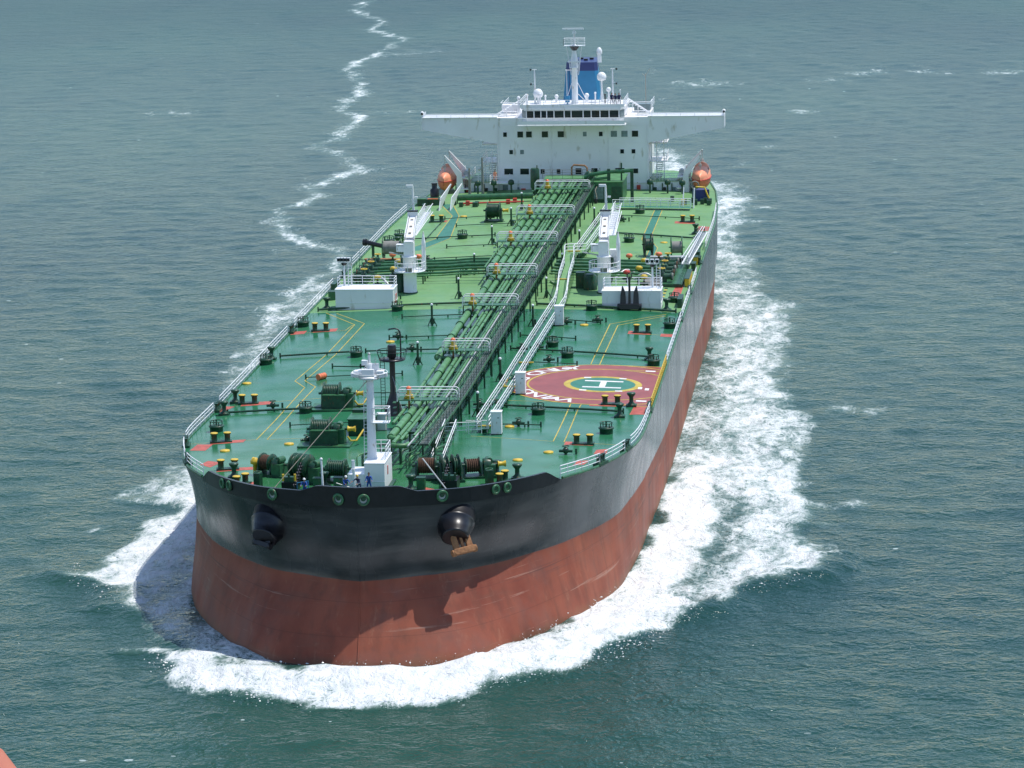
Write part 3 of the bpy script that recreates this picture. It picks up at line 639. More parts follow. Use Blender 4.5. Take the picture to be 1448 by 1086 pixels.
# helicopter deck: clipped at the side shell
HX, HY = 15.35, 57.3
def disc(mb, r0, r1, mat, off, n=72, xmax=20.75):
    vs = []; fs = []; rings = 6
    for k in range(rings+1):
        r = r0+(r1-r0)*k/rings
        for i in range(n): t = 2*PI*i/n; x, y = HX+r*math.cos(t), HY+r*math.sin(t); x = min(x, xmax); vs.append((x, y, dz(x, y)+off))
    for k in range(rings):
        for i in range(n): j = (i+1) % n; fs.append((k*n+i, k*n+j, (k+1)*n+j, (k+1)*n+i))
    if r0 == 0: pass
    mb.add(vs, fs, mat)
hd_ = MB(); disc(hd_, 0.01, 9.75, 'heli', .012)
# the maroon runs on to the rail fore and aft
patch(hd_, ((HX, 47.55), (20.75, 47.55), (20.75, 67.05), (HX, 67.05)), 'heli', .009, 10)
hd_ = hd_.build('helicopter_deck', T)
mb = MB(); disc(mb, 9.55, 9.75, 'marky', .018); disc(mb, 7.28, 7.5, 'marky', .018); disc(mb, 3.2, 3.85, 'marky', .018); strip(mb, [(HX, 66.9), (20.7, 66.9)], .18, 'marky', .02); strip(mb, [(HX, 47.7), (20.7, 47.7)], .18, 'marky', .02); strip(mb, [(HX, 64.65), (20.7, 64.65)], .18, 'marky', .02); mb.build('ring_marking', hd_)
mb = MB(); disc(mb, .01, 3.2, 'teal', .018, 48); mb.build('centre_disc', hd_)
mb = MB()
for (a, b, c, d) in ((HX-1.9, HX+1.9, HY+1.25, HY+1.75), (HX-1.9, HX+1.9, HY-1.75, HY-1.25), (HX-.3, HX+.3, HY-1.25, HY+1.25)):
    patch(mb, ((a, c), (b, c), (b, d), (a, d)), 'markw', .024, 3)
for a in (1.05, 2.1, 4.2, 5.25):
    x, y = HX+3.5*math.cos(a), HY+3.5*math.sin(a); patch(mb, ((x-.35, y-.25), (x+.35, y-.25), (x+.35, y+.25), (x-.35, y+.25)), 'markw', .026, 1)
    x, y = HX+8.4*math.cos(a), HY+8.4*math.sin(a); patch(mb, ((min(x, 20)-.5, y-.3), (min(x, 20)+.5, y-.3), (min(x, 20)+.5, y+.3), (min(x, 20)-.5, y+.3)), 'markw', .026, 1)
patch(mb, ((18.9, 55.6), (19.3, 55.6), (19.3, 56.6), (18.9, 56.6)), 'markw', .024, 1); patch(mb, ((19.6, 55.2), (20.0, 55.2), (20.0, 56.2), (19.6, 56.2)), 'markw', .024, 1)
mb.build('letter_marking', hd_)
def ring_text(txt, r, size, a0, da):
    vs, fs = [], []
    for i, ch in enumerate(txt):
        if ch == ' ': continue
        cu = bpy.data.curves.new('lettering', 'FONT'); cu.body = ch; cu.size = size; cu.align_x = 'CENTER'; cu.resolution_u = 2; cu.offset = .035
        o = bpy.data.objects.new('lettering', cu); COL.objects.link(o); bpy.context.view_layer.update()
        me = o.to_mesh(); a = a0+da*i
        ux, uy = -math.sin(a), math.cos(a)   # letter baseline direction, tops pointing outwards
        ux, uy = math.sin(a), -math.cos(a); vx, vy = math.cos(a), math.sin(a)
        b0 = len(vs)
        for v in me.vertices:
            px_, py_ = v.co.x*1.35, v.co.y
            x = HX+vx*(r+py_)+ux*px_; y = HY+vy*(r+py_)+uy*px_; vs.append((x, y, dz(x, y)+.03))
        for p in me.polygons: fs.append(tuple(b0+k for k in p.vertices))
        o.to_mesh_clear(); bpy.data.objects.remove(o); bpy.data.curves.remove(cu)
    m = MB(); m.add(vs, fs, 'markw'); m.build('lettering', hd_)
ring_text('WINCHING ONLY', 7.65, 2.2, PI+1.15, -.19)

# ---------------- bollards
mb = MB(); mb.box((0, 0, .08), (2.0, .75, .16), 'dgreen')
for s in (-1, 1): mb.lathe((s*.6, 0, .1), [(.30, 0), (.26, .06), (.26, .62), (.34, .68), (.34, .76)], 'dgreen', 16)
bol = mb.build('bollard', T, G(-18.3, 48.3)); bol.rotation_euler = (0, 0, .1)
for s in (-1, 1):
    m2 = MB(); m2.lathe((s*.6, 0, .86), [(.345, 0), (.345, .05), (.3, .07)], 'yellow', 16); m2.build('bollard_cap', bol)
for x, y, rz in ((-17.25, 29.55, .25), (-13.95, 16.2, .2), (-11.35, 8.9, 1.1), (-17.65, 86.15, .05), (-15.2, 162.0, 0), (16.0, 28.95, 0), (16.95, 48.0, .05), (17.2, 84.9, 0), (10.8, 10.6, 1.3), (17.4, 161.5, 0)):
    copy_part(bol, G(x, y), rz)
# pedestal fairleads (waisted rollers)
mb = MB(); mb.box((0, 0, .1), (1.0, .8, .2), 'dgreen'); mb.lathe((0, 0, .2), [(.42, 0), (.2, .25), (.2, .7), (.42, 1.0), (.42, 1.12), (.1, 1.16)], 'dgreen', 14)
fl = mb.build('pedestal_fairlead', T, G(-19.7, 48.9))
for x, y in ((-19.7, 43.4), (-10.4, 14.6), (18.2, 42.4), (18.9, 47.6), (10.0, 13.6), (11.9, 12.2), (-20.2, 70.9), (19.0, 70.4), (19.0, 152), (-12.6, 12.2), (18.9, 98.4), (-19.2, 99.6), (-17.4, 142), (3.6, 6.3), (-3.9, 7.4)):
    copy_part(fl, G(x, y), 0)
# tank hatches: coaming drum with wheel and bracket above
mb = MB(); mb.lathe((0, 0, 0), [(.62, 0), (.62, .42), (.72, .46), (.72, .56), (.2, .62)], 'dgreen', 18)
mb.torus((0, 0, .98), .58, .045, 'dgreen', n=18)
for a in range(4): t = a*PI/2+.6; mb.cyl((.58*math.cos(t), .58*math.sin(t), .5), (.58*math.cos(t), .58*math.sin(t), .98), .05, 'dgreen', n=5)
mb.cyl((0, 0, .6), (0, 0, 1.15), .08, 'dgreen', n=8)
ht = mb.build('tank_hatch', T, G(-18.8, 35.2))
for x, y in ((-11.8, 43.2), (-20.1, 89.4), (-20.3, 68.4), (-11.3, 70.8), (10.5, 42.6), (17.6, 34.6), (10.6, 70.4), (10.7, 97.4), (19.9, 88.4), (19.6, 67.9), (19.7, 150.4), (-10.0, 147.5), (-18.9, 145.1), (-18.3, 149.6), (11.2, 144.4), (-10.9, 97.2), (-11.2, 120), (10.8, 168), (8.5, 76), (19.4, 104)):
    copy_part(ht, G(x, y), 0)
# valve clusters on deck
mb = MB(); mb.cyl((0, 0, 0), (0, 0, .7), .12, 'dgreen'); mb.torus((0, 0, .75), .3, .04, 'dgreen', n=12); mb.sphere((0, 0, .35), .3, 'dgreen', 10); mb.cyl((-.6, 0, .3), (.6, 0, .3), .13, 'dgreen'); mb.cyl((.9, .2, 0), (.9, .2, .5), .1, 'dgreen')
vl = mb.build('deck_valve', T, G(6.3, 45.2))
for x, y in ((-9.3, 64.2), (9.3, 36.6), (9.0, 67.5), (-8.3, 80), (12.0, 90), (-5.8, 73), (5.6, 73.4), (7.2, 74), (-6, 120), (8.4, 160), (9.0, 161), (-8.3, 163), (6.6, 57), (-12.4, 104), (-17, 104), (8.8, 88.5), (-15.4, 45.6), (-9, 28), (4.6, 45.3), (14.9, 24), (-12, 130), (9, 129)):
    copy_part(vl, G(x, y), random.uniform(-.4, .4))
# low yellow-rimmed manholes
mb = MB(); mb.lathe((0, 0, 0), [(.45, 0), (.45, .1), (.1, .12)], 'yellow', 14); mh = mb.build('manhole_cover', T, G(-21+.6, 58.4))
for x, y in ((-16.0, 25.1), (13.3, 24.5), (-8.8, 62.3), (10.7, 88.2), (8.5, 36.2), (-8.9, 78.5), (-10.6, 27.6), (-12.2, 166), (15.5, 144.5), (11.0, 20.5)): copy_part(mh, G(x, y), 0)
# tall vent posts with a tripod foot
mb = MB(); mb.cyl((0, 0, 0), (0, 0, 2.2), .12, 'dgreen', n=10)
for a in (.5, 2.6, 4.7): mb.cyl((.55*math.cos(a), .55*math.sin(a), 0), (0, 0, 1.0), .06, 'dgreen', n=5)
mb.box((.1, 0, .45), (.4, .35, .6), 'dgreen'); mb.sphere((0, 0, 2.28), .15, 'white', 10)
vp = mb.build('vent_post', T, G(-4.9, 104.1))
for x, y in ((-5.0, 170.5), (-4.9, 157.1), (-5.6, 142.1), (5.8, 156.9), (5.6, 138.4), (5.0, 104.4), (5.3, 87.2), (5.2, 57.6), (-5.7, 87.7), (5.0, 41.0), (-4.2, 66), (5.2, 121), (-5.2, 121)): copy_part(vp, G(x, y), random.uniform(0, 2))

# ---------------- transverse deck pipes
def tpipe(pts, r=.07, h=.22, mat='dgreen', name='transverse_pipe', stub=4.):
    mb = MB(); P = [Vector(G(x, y, h)) for x, y in pts]; Q = []
    for a, b in zip(P[:-1], P[1:]):
        n = max(1, round((b-a).length/1.5))
        for k in range(n): p = a.lerp(b, k/n); Q.append(Vector(G(p.x, p.y, h)))
    Q.append(P[-1]); mb.smooth_tube(Q, r, mat, 7)
    for q in Q[::3]: mb.box((q.x, q.y, q.z-h/2), (.12, .2, h), mat)
    if stub:
        for q in (Q[0], Q[-1]): mb.cyl((q.x, q.y, q.z-h), (q.x, q.y, q.z+.3), .09, mat, n=6)
    mb.build(name, T)
for pts, r in (([(-19.4, 43.5), (-1.6, 45.2)], .11), ([(4.4, 45.6), (18.4, 44.2)], .11), ([(-19.4, 71.5), (-11.4, 72.6)], .1), ([(-10.6, 72.6), (-1.0, 73.2)], .08), ([(4.4, 73.6), (19.2, 71.1)], .1),
    ([(-9.2, 79.8), (-1, 81)], .06), ([(4.6, 81), (10.6, 79.5)], .06), ([(-20, 98.4), (-1, 100.6)], .12), ([(4.4, 99.6), (20, 97.2)], .13), ([(-14.6, 59.4), (-5, 60.4)], .05), ([(-9.8, 64.2), (-12.8, 64.8)], .07),
    ([(-16.1, 162.8), (-4, 165.9)], .05), ([(6, 150.9), (19.3, 147.7)], .11), ([(-17.5, 147), (-6, 148.6)], .07), ([(-13.5, 130.9), (-4, 132.4)], .06), ([(5.4, 36.4), (11.4, 36.4)], .06),
    ([(-9.6, 92), (-3, 93)], .06), ([(6, 91), (12.4, 89)], .06), ([(-8, 51), (-1.6, 51)], .05), ([(5.6, 165), (18.8, 163.5)], .05), ([(6, 131), (14, 129)], .05), ([(-11, 140), (-5, 141)], .05), ([(-12, 157), (-4.5, 158)], .05), ([(7, 66.6), (12, 66)], .05), ([(-12, 36), (-6, 37)], .05)):
    tpipe(pts, r)
tpipe([(-14.6, 178.5), (-4.4, 178.8)], .42, .75, 'mgreen', 'vapour_pipe', 0)
tpipe([(-13.5, 176), (-5.4, 176.4)], .12, .3, 'red', 'fire_main', 0)
# longitudinal run near the left shell
tpipe([(-14.6, 146.6), (-14.4, 164)], .05, .15)

# ================================================================ cargo pipe rack along the centreline
def run(name, x, y0, y1, r, h, mat='pipe', x1=None, flange=9., ends=None, step=4.):
    mb = MB(); ys = np.arange(y0, y1+.01, (y1-y0)/max(2, round((y1-y0)/step))); pts = []
    for y in ys: xx = x if x1 is None else x+(x1-x)*(y-y0)/(y1-y0); pts.append(Vector((xx, y, D+sheer(y)+.5+h)))
    if ends == 'down': pts = [pts[0]-Vector((0, 0, h))]+[pts[0]]+pts[1:]
    mb.smooth_tube(pts, r, mat, 10)
    y = y0+flange*.5
    while y < y1 and flange:
        xx = x if x1 is None else x+(x1-x)*(y-y0)/(y1-y0); c = Vector((xx, y, D+sheer(y)+.5+h))
        mb.cyl(c-Vector((0, .06, 0)), c+Vector((0, .06, 0)), r*1.28, 'mgreen', n=10); y += flange
    return mb.build(name, T)
H0 = 1.9
for x in (-2.35, -1.45, -.55): run('cargo_pipe', x, 112, 187, .36, H0, flange=5.5)
run('cargo_pipe', -1.35, 60, 112, .36, H0, flange=7); run('cargo_pipe', -.1, 20, 60, .34, H0, flange=7); run('cargo_pipe', -.55, 84, 113, .30, H0, flange=8)
for i, (x, y0, y1, r, mt) in enumerate(((-.95, 27, 60, .15, 'pipe'), (.7, 16, 186, .19, 'pipe'), (1.2, 17, 186, .14, 'pipe'), (1.62, 24, 186, .11, 'mgreen'), (1.95, 20, 186, .12, 'pipe'), (2.28, 14, 150, .08, 'galv'), (2.55, 20, 186, .09, 'pipe'), (.3, 62, 186, .12, 'pipe'), (-.2, 62, 84, .16, 'pipe'), (2.72, 14, 186, .06, 'mgreen'), (-3.0, 113, 187, .10, 'pipe'))):
    run('service_pipe', x, y0, y1, r, H0+.12*(i % 3), mt, flange=6+i % 3)
# loops and elbows at the forward end and expansion bends
for (x0, x1, y) in ((-.1, 1.2, 20), (-1.35, -.1, 60), (.7, 1.95, 16), (-.55, 1.2, 45)):
    mb = MB(); z = D+sheer(y)+.5+H0; mb.smooth_tube([(x0, y+.4, z), (x0, y-.1, z), (x0+.3, y-.4, z), (x1-.3, y-.4, z), (x1, y-.1, z), (x1, y+.4, z)], .22, 'pipe', 10); mb.build('pipe_bend', T)
# catwalk: grating on the port side of the rack, with handrails
mb = MB(); cy = np.arange(14, 187, 4.)
for a, b in zip(cy[:-1], cy[1:]):
    za, zb = D+sheer(a)+.5+2.35, D+sheer(b)+.5+2.35
    mb.add([(3.3, a, za), (4.05, a, za), (4.05, b, zb), (3.3, b, zb), (3.3, a, za-.06), (4.05, a, za-.06), (4.05, b, zb-.06), (3.3, b, zb-.06)], [(0, 1, 2, 3), (4, 7, 6, 5), (0, 4, 5, 1), (1, 5, 6, 2), (2, 6, 7, 3), (3, 7, 4, 0)], 'grating')
    for x in (3.27, 4.08): mb.box((x, (a+b)/2, (za+zb)/2-.05), (.06, b-a, .22), 'mgreen')
for k in range(int((186-14)/.8)): y = 14+k*.8; mb.box((3.67, y, D+sheer(y)+.5+2.375), (.7, .05, .03), 'dgreen')
cw = mb.build('catwalk', T)
for x in (3.3, 4.05):
    pts = [(x, y, D+sheer(y)+.5+2.38) for y in np.arange(14, 187, 2.0)]
    rail(pts, 1.0, 'dgreen', 2.0, .03, .02).build('handrail', cw)
# portal supports
y = 18.
while y < 186:
    mb = MB(); zb, zt = D+sheer(y)+.2, D+sheer(y)+.5+H0-.3; x0 = -2.9 if y > 112 else (-1.8 if y > 60 else -.7)
    for x in (x0, 1.0, 3.0, 4.05): mb.box((x, y, (zb+zt)/2), (.16, .16, zt-zb), 'dgreen')
    mb.box(((x0+4.05)/2, y, zt), (4.05-x0+.3, .2, .16), 'dgreen'); mb.cyl((4.05, y, zb), (4.05, y, zt+.7), .07, 'dgreen', n=5)
    mb.cyl((3.0, y, zb), (4.05, y, zt), .05, 'dgreen', n=5)
    mb.build('rack_support', T); y += 6.
# crossover platforms with white rails and fire monitors
for i, (y, x0) in enumerate(((34.9, -1.6), (59.6, -.7), (84.9, -1.9), (104.4, -1.6), (127.6, -3.2), (148.8, -3.2), (171, -3.2))):
    t = MB(); z = D+sheer(y)+.5+2.75; mb = t
    mb.box(((x0+4.05)/2, y, z), (4.05-x0, 1.3, .08), 'mgreen')
    for x in (x0, 1., 4.0): mb.box((x, y, z-1.3), (.12, .12, 2.6), 'dgreen')
    for k in range(5): zz = z-.5*k-.3; mb.box((x0-.35, y, zz), (.3, .8, .04), 'mgreen')
    pl = mb.build('crossover_platform', T)
    for dy in (-.65, .65):
        m2 = MB(); pts = [(x0, y+dy, z+.04), (x0+1.6, y+dy, z+.04)]; P2 = [(x0+2.1, y+dy, z+.04), (4.0, y+dy, z+.04)]
        m2.smooth_tube([(x0, y+dy, z-.1), (x0, y+dy, z+.8), (x0+.15, y+dy, z+.98), (x0+.3, y+dy, z+1.02), (3.75, y+dy, z+1.02), (3.95, y+dy, z+.9), (4.0, y+dy, z)], .05, 'white', 6)
        m2.tube([(x0, y+dy, z+.5), (4.0, y+dy, z+.5)], .028, 'white', 4)
        for x in (x0+1.2, x0+2.2, x0+3.2): m2.cyl((x, y+dy, z), (x, y+dy, z+1.0), .035, 'white', n=5)
        m2.build('white_handrail', pl)
    m3 = MB(); xm = x0+1.0 if i < 4 else x0+1.6
    m3.cyl((xm, y, z), (xm, y, z+.95), .2, 'yellow', n=10); m3.torus((xm, y, z+.35), .34, .08, 'yellow', n=12); m3.cyl((xm-.45, y, z+.12), (xm+.45, y, z+.12), .09, 'yellow', n=8)
    m3.sphere((xm, y, z+1.0), .24, 'orange', 10); m3.cyl((xm, y, z+.85), (xm-.1, y-.7, z+1.2), .08, 'red', r1=.05, n=8); m3.cyl((xm, y, z-.9), (xm, y, z), .1, 'rust', n=8)
    m3.build('fire_monitor', pl)

# ================================================================ raised white-railed walkway to starboard of the pipes
WP = [(6.4, 33, .35), (6.6, 52, .35), (6.7, 64, .35), (7.2, 97, .4), (7.1, 100.5, .6), (7.0, 104.5, 1.9), (6.5, 116, 1.9), (5.9, 122, 1.9), (5.7, 125.5, 1.6), (6.4, 133, .5), (7.0, 160, .35), (7.0, 168.6, .35)]
mb = MB(); rl = []
for k in range(len(WP)-1):
    a, b = WP[k], WP[k+1]; va = Vector((a[0], a[1], dz(a[0], a[1])+a[2])); vb = Vector((b[0], b[1], dz(b[0], b[1])+b[2]))
    n = max(1, round((vb-va).length/2.2))
    for q in range(n):
        p0, p1 = va.lerp(vb, q/n), va.lerp(vb, (q+1)/n)
        mb.add([(p0.x-.5, p0.y, p0.z), (p0.x+.5, p0.y, p0.z), (p1.x+.5, p1.y, p1.z), (p1.x-.5, p1.y, p1.z), (p0.x-.5, p0.y, p0.z-.05), (p0.x+.5, p0.y, p0.z-.05), (p1.x+.5, p1.y, p1.z-.05), (p1.x-.5, p1.y, p1.z-.05)], [(0, 1, 2, 3), (4, 7, 6, 5), (0, 4, 5, 1), (1, 5, 6, 2), (2, 6, 7, 3), (3, 7, 4, 0)], 'deck')
        for s in (-.5, .5): mb.cyl((p0.x+s, p0.y, dz(p0.x, p0.y)), (p0.x+s, p0.y, p0.z), .04, 'mgreen', n=4)
        rl.append(p0)
    if k in (0, 1, 2, 5, 8): mb.box(((va.x+vb.x)/2, va.y+1, va.z+.1), (1.5, .25, .1), 'yellow')
rl.append(vb); wk = mb.build('walkway', T)
for s in (-.55, .55): rail([(p.x+s, p.y, p.z) for p in rl], 1.1, 'white', 2.2, .05, .035).build('white_handrail', wk)
rail([G(1.9+k, 32.6+.1*k, .05) for k in (3, 4, 4.9)], 1.1, 'white', 1.2, .045, .035).build('white_handrail', wk)
rail([G(3.2, 29.6, .4), G(6.6, 30.6, .4)], 1.1, 'white', 1.2, .045, .035).build('white_handrail', wk)
# inclined ladder from the fore deck
mb = MB()
for s in (-.5, .5):
    x = 4.4+s; a, b = Vector(G(x-.1, 17.6, .1)), Vector(G(x+.2, 24.6, 1.9)); mb.tube([a, b], .05, 'dgreen'); mb.tube([a+Vector((0, 0, .9)), b+Vector((0, 0, .9))], .05, 'white'); mb.tube([a+Vector((0, 0, .5)), b+Vector((0, 0, .5))], .035, 'white')
    for t in (0, .33, .66, 1): p = a.lerp(b, t); mb.cyl(p, p+Vector((0, 0, .9)), .035, 'white', n=4)
for k in range(9): p = Vector(G(4.4, 17.6, .1)).lerp(Vector(G(4.6, 24.6, 1.9)), k/8); mb.box(p, (1., .25, .04), 'dgreen')
mb.build('inclined_ladder', T)
# white foam lockers beside the walkway
mb = MB(); mb.box((0, 0, 1.08), (.95, .85, 2.0), 'offwhite'); mb.box((0, 0, 2.12), (1.05, .95, .1), 'white'); mb.box((0, 0, .05), (1.0, .9, .1), 'dgreen'); mb.box((.2, -.435, 1.6), (.14, .03, .08), 'dgreen'); mb.box((0, -.43, 1.1), (.7, .02, 1.6), 'white')
lk = mb.build('equipment_locker', T, G(7.75, 32.6), bevel=.02)
for x, y in ((7.85, 51.8), (8.05, 88)): copy_part(lk, G(x, y), 0)

# ================================================================ manifold area
for y, r in ((114.5, .10), (116.2, .14), (118.4, .14), (120.6, .22), (122.8, .22), (125.0, .14)):
    for a, b in ((-19.2, -1.6), (4.3, 18.6)):
        mb = MB(); P = [(x, y+(.25 if a < 0 else -.25)*0, dz(x, y)+(.95 if abs(x) > 6 else 1.1)) for x in np.linspace(a, b, 9)]; mb.smooth_tube(P, r, 'mgreen' if r > .12 else 'pipe', 10)
        for x in np.linspace(a+1, b-1, 5): mb.box((x, y, dz(x, y)+.45), (.14, .3, .9), 'dgreen')
        mb.build('manifold_pipe', T)
for s in (-1, 1):
    for k, y in enumerate((114.6, 117.2, 119.9, 122.6, 125.2)):
        x = s*17.6; mb = MB(); z = dz(x, y)+1.0
        mb.cyl((x-s*1.1, y, z), (x+s*.7, y, z), .3, 'dgreen', n=12); mb.cyl((x+s*.7, y, z), (x+s*.85, y, z), .46, 'dgreen', n=14); mb.cyl((x+s*.85, y, z), (x+s*1.0, y, z), .42, 'rope' if k % 2 else 'greyplate', n=14)
        mb.lathe((x-s*.3, y, z+.1), [(.3, 0), (.32, .35), (.16, .45), (.14, .75)], 'dgreen', 10); mb.torus((x-s*.3, y, z+.95), .36, .06, 'yellow' if k % 2 == 0 else 'mgreen', n=14)
        mb.cyl((x-s*.3, y, z+.6), (x-s*.3, y, z+1.0), .1, 'yellow' if k != 2 else 'red', n=8); mb.box((x, y, z-.55), (.5, .4, .9), 'dgreen')
        mb.build('manifold_valve', T)
    mb = MB(); mb.box((s*18.4, 119.9, dz(18.4, 119)+.18), (2.6, 13.5, .32), 'dgreen'); mb.box((s*18.4, 119.9, dz(18.4, 119)+.36), (2.3, 13.2, .04), 'mgreen'); mb.build('drip_tray', T)
    mb = rail([(s*19.5, y, D+.6) for y in np.arange(113, 128, 2.)], 1.0, 'mgreen', 2.); mb.build('tray_rail', T)
    for (x, y, c) in ((15.4, 112.4, 'yellow'), (14.4, 118.2, 'yellow'), (16.0, 128.4, 'orange'), (13.2, 115.2, 'red'), (12.6, 126.6, 'orange'), (14.6, 123.5, 'yellow')):
        x *= s; mb = MB(); mb.cyl(G(x, y), G(x, y, 1.1), .12, 'dgreen', n=8); mb.lathe(G(x, y, 1.0), [(.1, 0), (.38, .12), (.42, .35), (.25, .5)], c, 12); mb.cyl(G(x-.5, y, .45), G(x+.5, y, .45), .18, 'dgreen', n=8); mb.build('valve_actuator', T)
# hose cradles, reels and fenders round the manifold
def reel(x, y, rz, r=1.0, wd=1.2, mat='dgreen', drum='greyplate', label=None):
    mb = MB(); z = r+.15
    for s in (-1, 1):
        mb.torus((s*wd/2, 0, z), r, .07, mat, axis=(1, 0, 0), n=20)
        for a in range(6): t = a*PI/3; mb.cyl((s*wd/2, 0, z), (s*wd/2, r*math.cos(t), z+r*math.sin(t)), .04, mat, n=4)
        mb.cyl((s*wd/2, -.7, 0), (s*wd/2, 0, z), .07, mat, n=5); mb.cyl((s*wd/2, .7, 0), (s*wd/2, 0, z), .07, mat, n=5)
    mb.cyl((-wd/2, 0, z), (wd/2, 0, z), r*.6, drum, n=16); mb.cyl((-wd/2-.3, 0, z), (wd/2+.3, 0, z), .08, mat, n=6)
    return mb.build('hose_reel', T, G(x, y), rz, label)
reel(-16.6, 132.6, .0, 1.35, 2.2, 'dgreen', 'greyplate'); reel(14.3, 134.2, .2, 1.3, .9, 'black', 'dgreen'); reel(17.8, 133.4, .1, 1.2, 1.3, 'mgreen', 'greyplate')
mb = MB(); mb.box((-17.2, 128.9, D+.9), (4.6, .7, .1), 'rust'); mb.box((-17.2, 128.9, D+.5), (4.4, .6, .7), 'dgreen'); mb.build('hose_cradle', T)
mb = MB(); mb.box((17.2, 129.3, D+.62), (4.6, 1.0, .9), 'galv'); mb.box((17.2, 128.75, D+.65), (4.2, .1, .45), 'black'); mb.build('hose_cradle', T)
mb = MB(); mb.cyl((-20.0, 134, D+2.1), (-17.6, 133.2, D+1.7), .3, 'black', n=12, r1=.26); mb.cyl((-20.4, 134.1, D+2.1), (-20.0, 134, D+2.1), .42, 'black', n=12); mb.box((-19.2, 133.8, D+.9), (.3, .3, 1.8), 'dgreen'); mb.build('reducer_pipe', T)
for x, y, a in ((-15.4, 114, -.4), (12.9, 118, .5), (15.2, 116, 0)):
    mb = MB(); P = []
    for k in range(9): t = k/8; P.append(Vector((x+(t-.5)*2.4*math.cos(a), y+(t-.5)*2.4*math.sin(a)*2, dz(x, y)+.3+.7*math.sin(t*PI))))
    mb.smooth_tube(P, .16, 'pipe' if k % 2 else 'galv', 8); mb.build('hose', T)
mb = MB(); mb.torus((8.6-3.3, 112.2, D+1.7), 1.0, .2, 'pipe', axis=(.2, 1, .1), n=14, a0=0, a1=PI); mb.build('pipe_bend', T)
# yellow life-ring boxes and bits on the starboard rail side
for (x, y, c, sx, sy, sz_) in ((20.2, 117, 'yellow', .5, 6.5, .9), (20.3, 125.5, 'dgreen', .5, 1.6, .8), (20.3, 129.5, 'yellow', .5, 1.4, .9), (20.3, 133.5, 'dgreen', .6, 2, .9), (-20.3, 112, 'dgreen', .5, 3, .9), (-19.6, 106, 'mgreen', .8, 1.2, .9), (20.2, 102, 'dgreen', .5, 3.2, .9)):
    mb = MB(); mb.box((x, y, D+sz_/2+.1), (sx, sy, sz_), c); mb.box((x, y, D+sz_+.12), (sx+.06, sy+.06, .05), 'dgreen'); mb.build('rail_locker', T)

# ================================================================ deck houses (white) with rails and lamp masts
def deckhouse(x0, x1, y0, y1, h, mast_x, mast_y, lamps, red_side):
    xm, ym = (x0+x1)/2, (y0+y1)/2; zb = D+.12; mb = MB()
    mb.box((xm, ym, zb+h/2), (x1-x0, y1-y0, h), 'offwhite'); mb.box((xm, ym, zb+h+.03), (x1-x0+.12, y1-y0+.12, .06), 'white')
    mb.box((xm, y0-.02, zb+h*.36), (x1-x0-.02, .04, .07), 'white'); mb.box((x1+.02, ym, zb+h*.36), (.04, y1-y0-.02, .07), 'white'); mb.box((xm, ym, zb+.0), (x1-x0+.08, y1-y0+.08, .16), 'dgreen')
    for k in range(1, 5): mb.box((x1+.03, y0+(y1-y0)*k/5, zb+h*.7), (.06, .06, h*.5), 'white')
    o = mb.build('deck_house', T, bevel=.015); z = zb+h+.06
    rail([(x0+.05, y0+1.5, z), (x0+.05, y1-.1, z), (x1-.05, y1-.1, z), (x1-.05, y0+1.3, z)], 1.0, 'white', 1.3, .045, .032).build('roof_rail', o)
    m2 = MB(); m2.cyl((mast_x, mast_y, z), (mast_x, mast_y, z+2.6), .13, 'white', n=8, r1=.1); m2.box((mast_x, mast_y, z+2.65), (1.3, .5, .1), 'white')
    for k in range(lamps): dx = -.55+k*1.1/max(1, lamps-1); m2.box((mast_x+dx, mast_y-.15, z+2.95), (.42, .35, .45), 'white'); m2.box((mast_x+dx, mast_y-.34, z+2.95), (.3, .04, .3), 'glass')
    m2.cyl((mast_x, mast_y, z+2.3), (mast_x, mast_y, z+2.6), .25, 'black', n=10, r1=.35)
    for dx in (.45, .85): m2.cyl((mast_x+dx, mast_y, z), (mast_x+dx, mast_y, z+2.6), .05, 'white', n=5)
    for k in range(8): m2.cyl((mast_x+.45, mast_y, z+.3*k+.1), (mast_x+.85, mast_y, z+.3*k+.1), .025, 'white', n=4)
    m2.build('lamp_mast', o)
    if red_side:
        m3 = MB(); m3.box((x1+.03, y0+1.9, zb+1.45), (.05, 1.1, .16), 'red'); m3.box((x1+.03, y0+2.3, zb+1.2), (.05, .2, .6), 'red'); m3.box((x1+.03, y0+1.5, zb+1.0), (.05, .2, .7), 'red'); m3.box((x1+.03, y0+1.75, zb+.7), (.05, .6, .16), 'red'); m3.build('red_marking', o)
    return o
dh1 = deckhouse(-18.05, -11.55, 98.7, 101.9, 2.32, -17.4, 101.3, 4, True)
dh2 = deckhouse(11.75, 18.25, 98.7, 101.7, 2.1, 17.2, 101.0, 3, False)
m3 = MB()
for k in range(9): m3.box((15.5+k*.2+(.12 if k > 3 else 0), 99.15, D+.12+2.1+.064), (.13, .16+.06*(k % 3), .008), 'greyplate')
m3.build('roof_lettering', dh2)

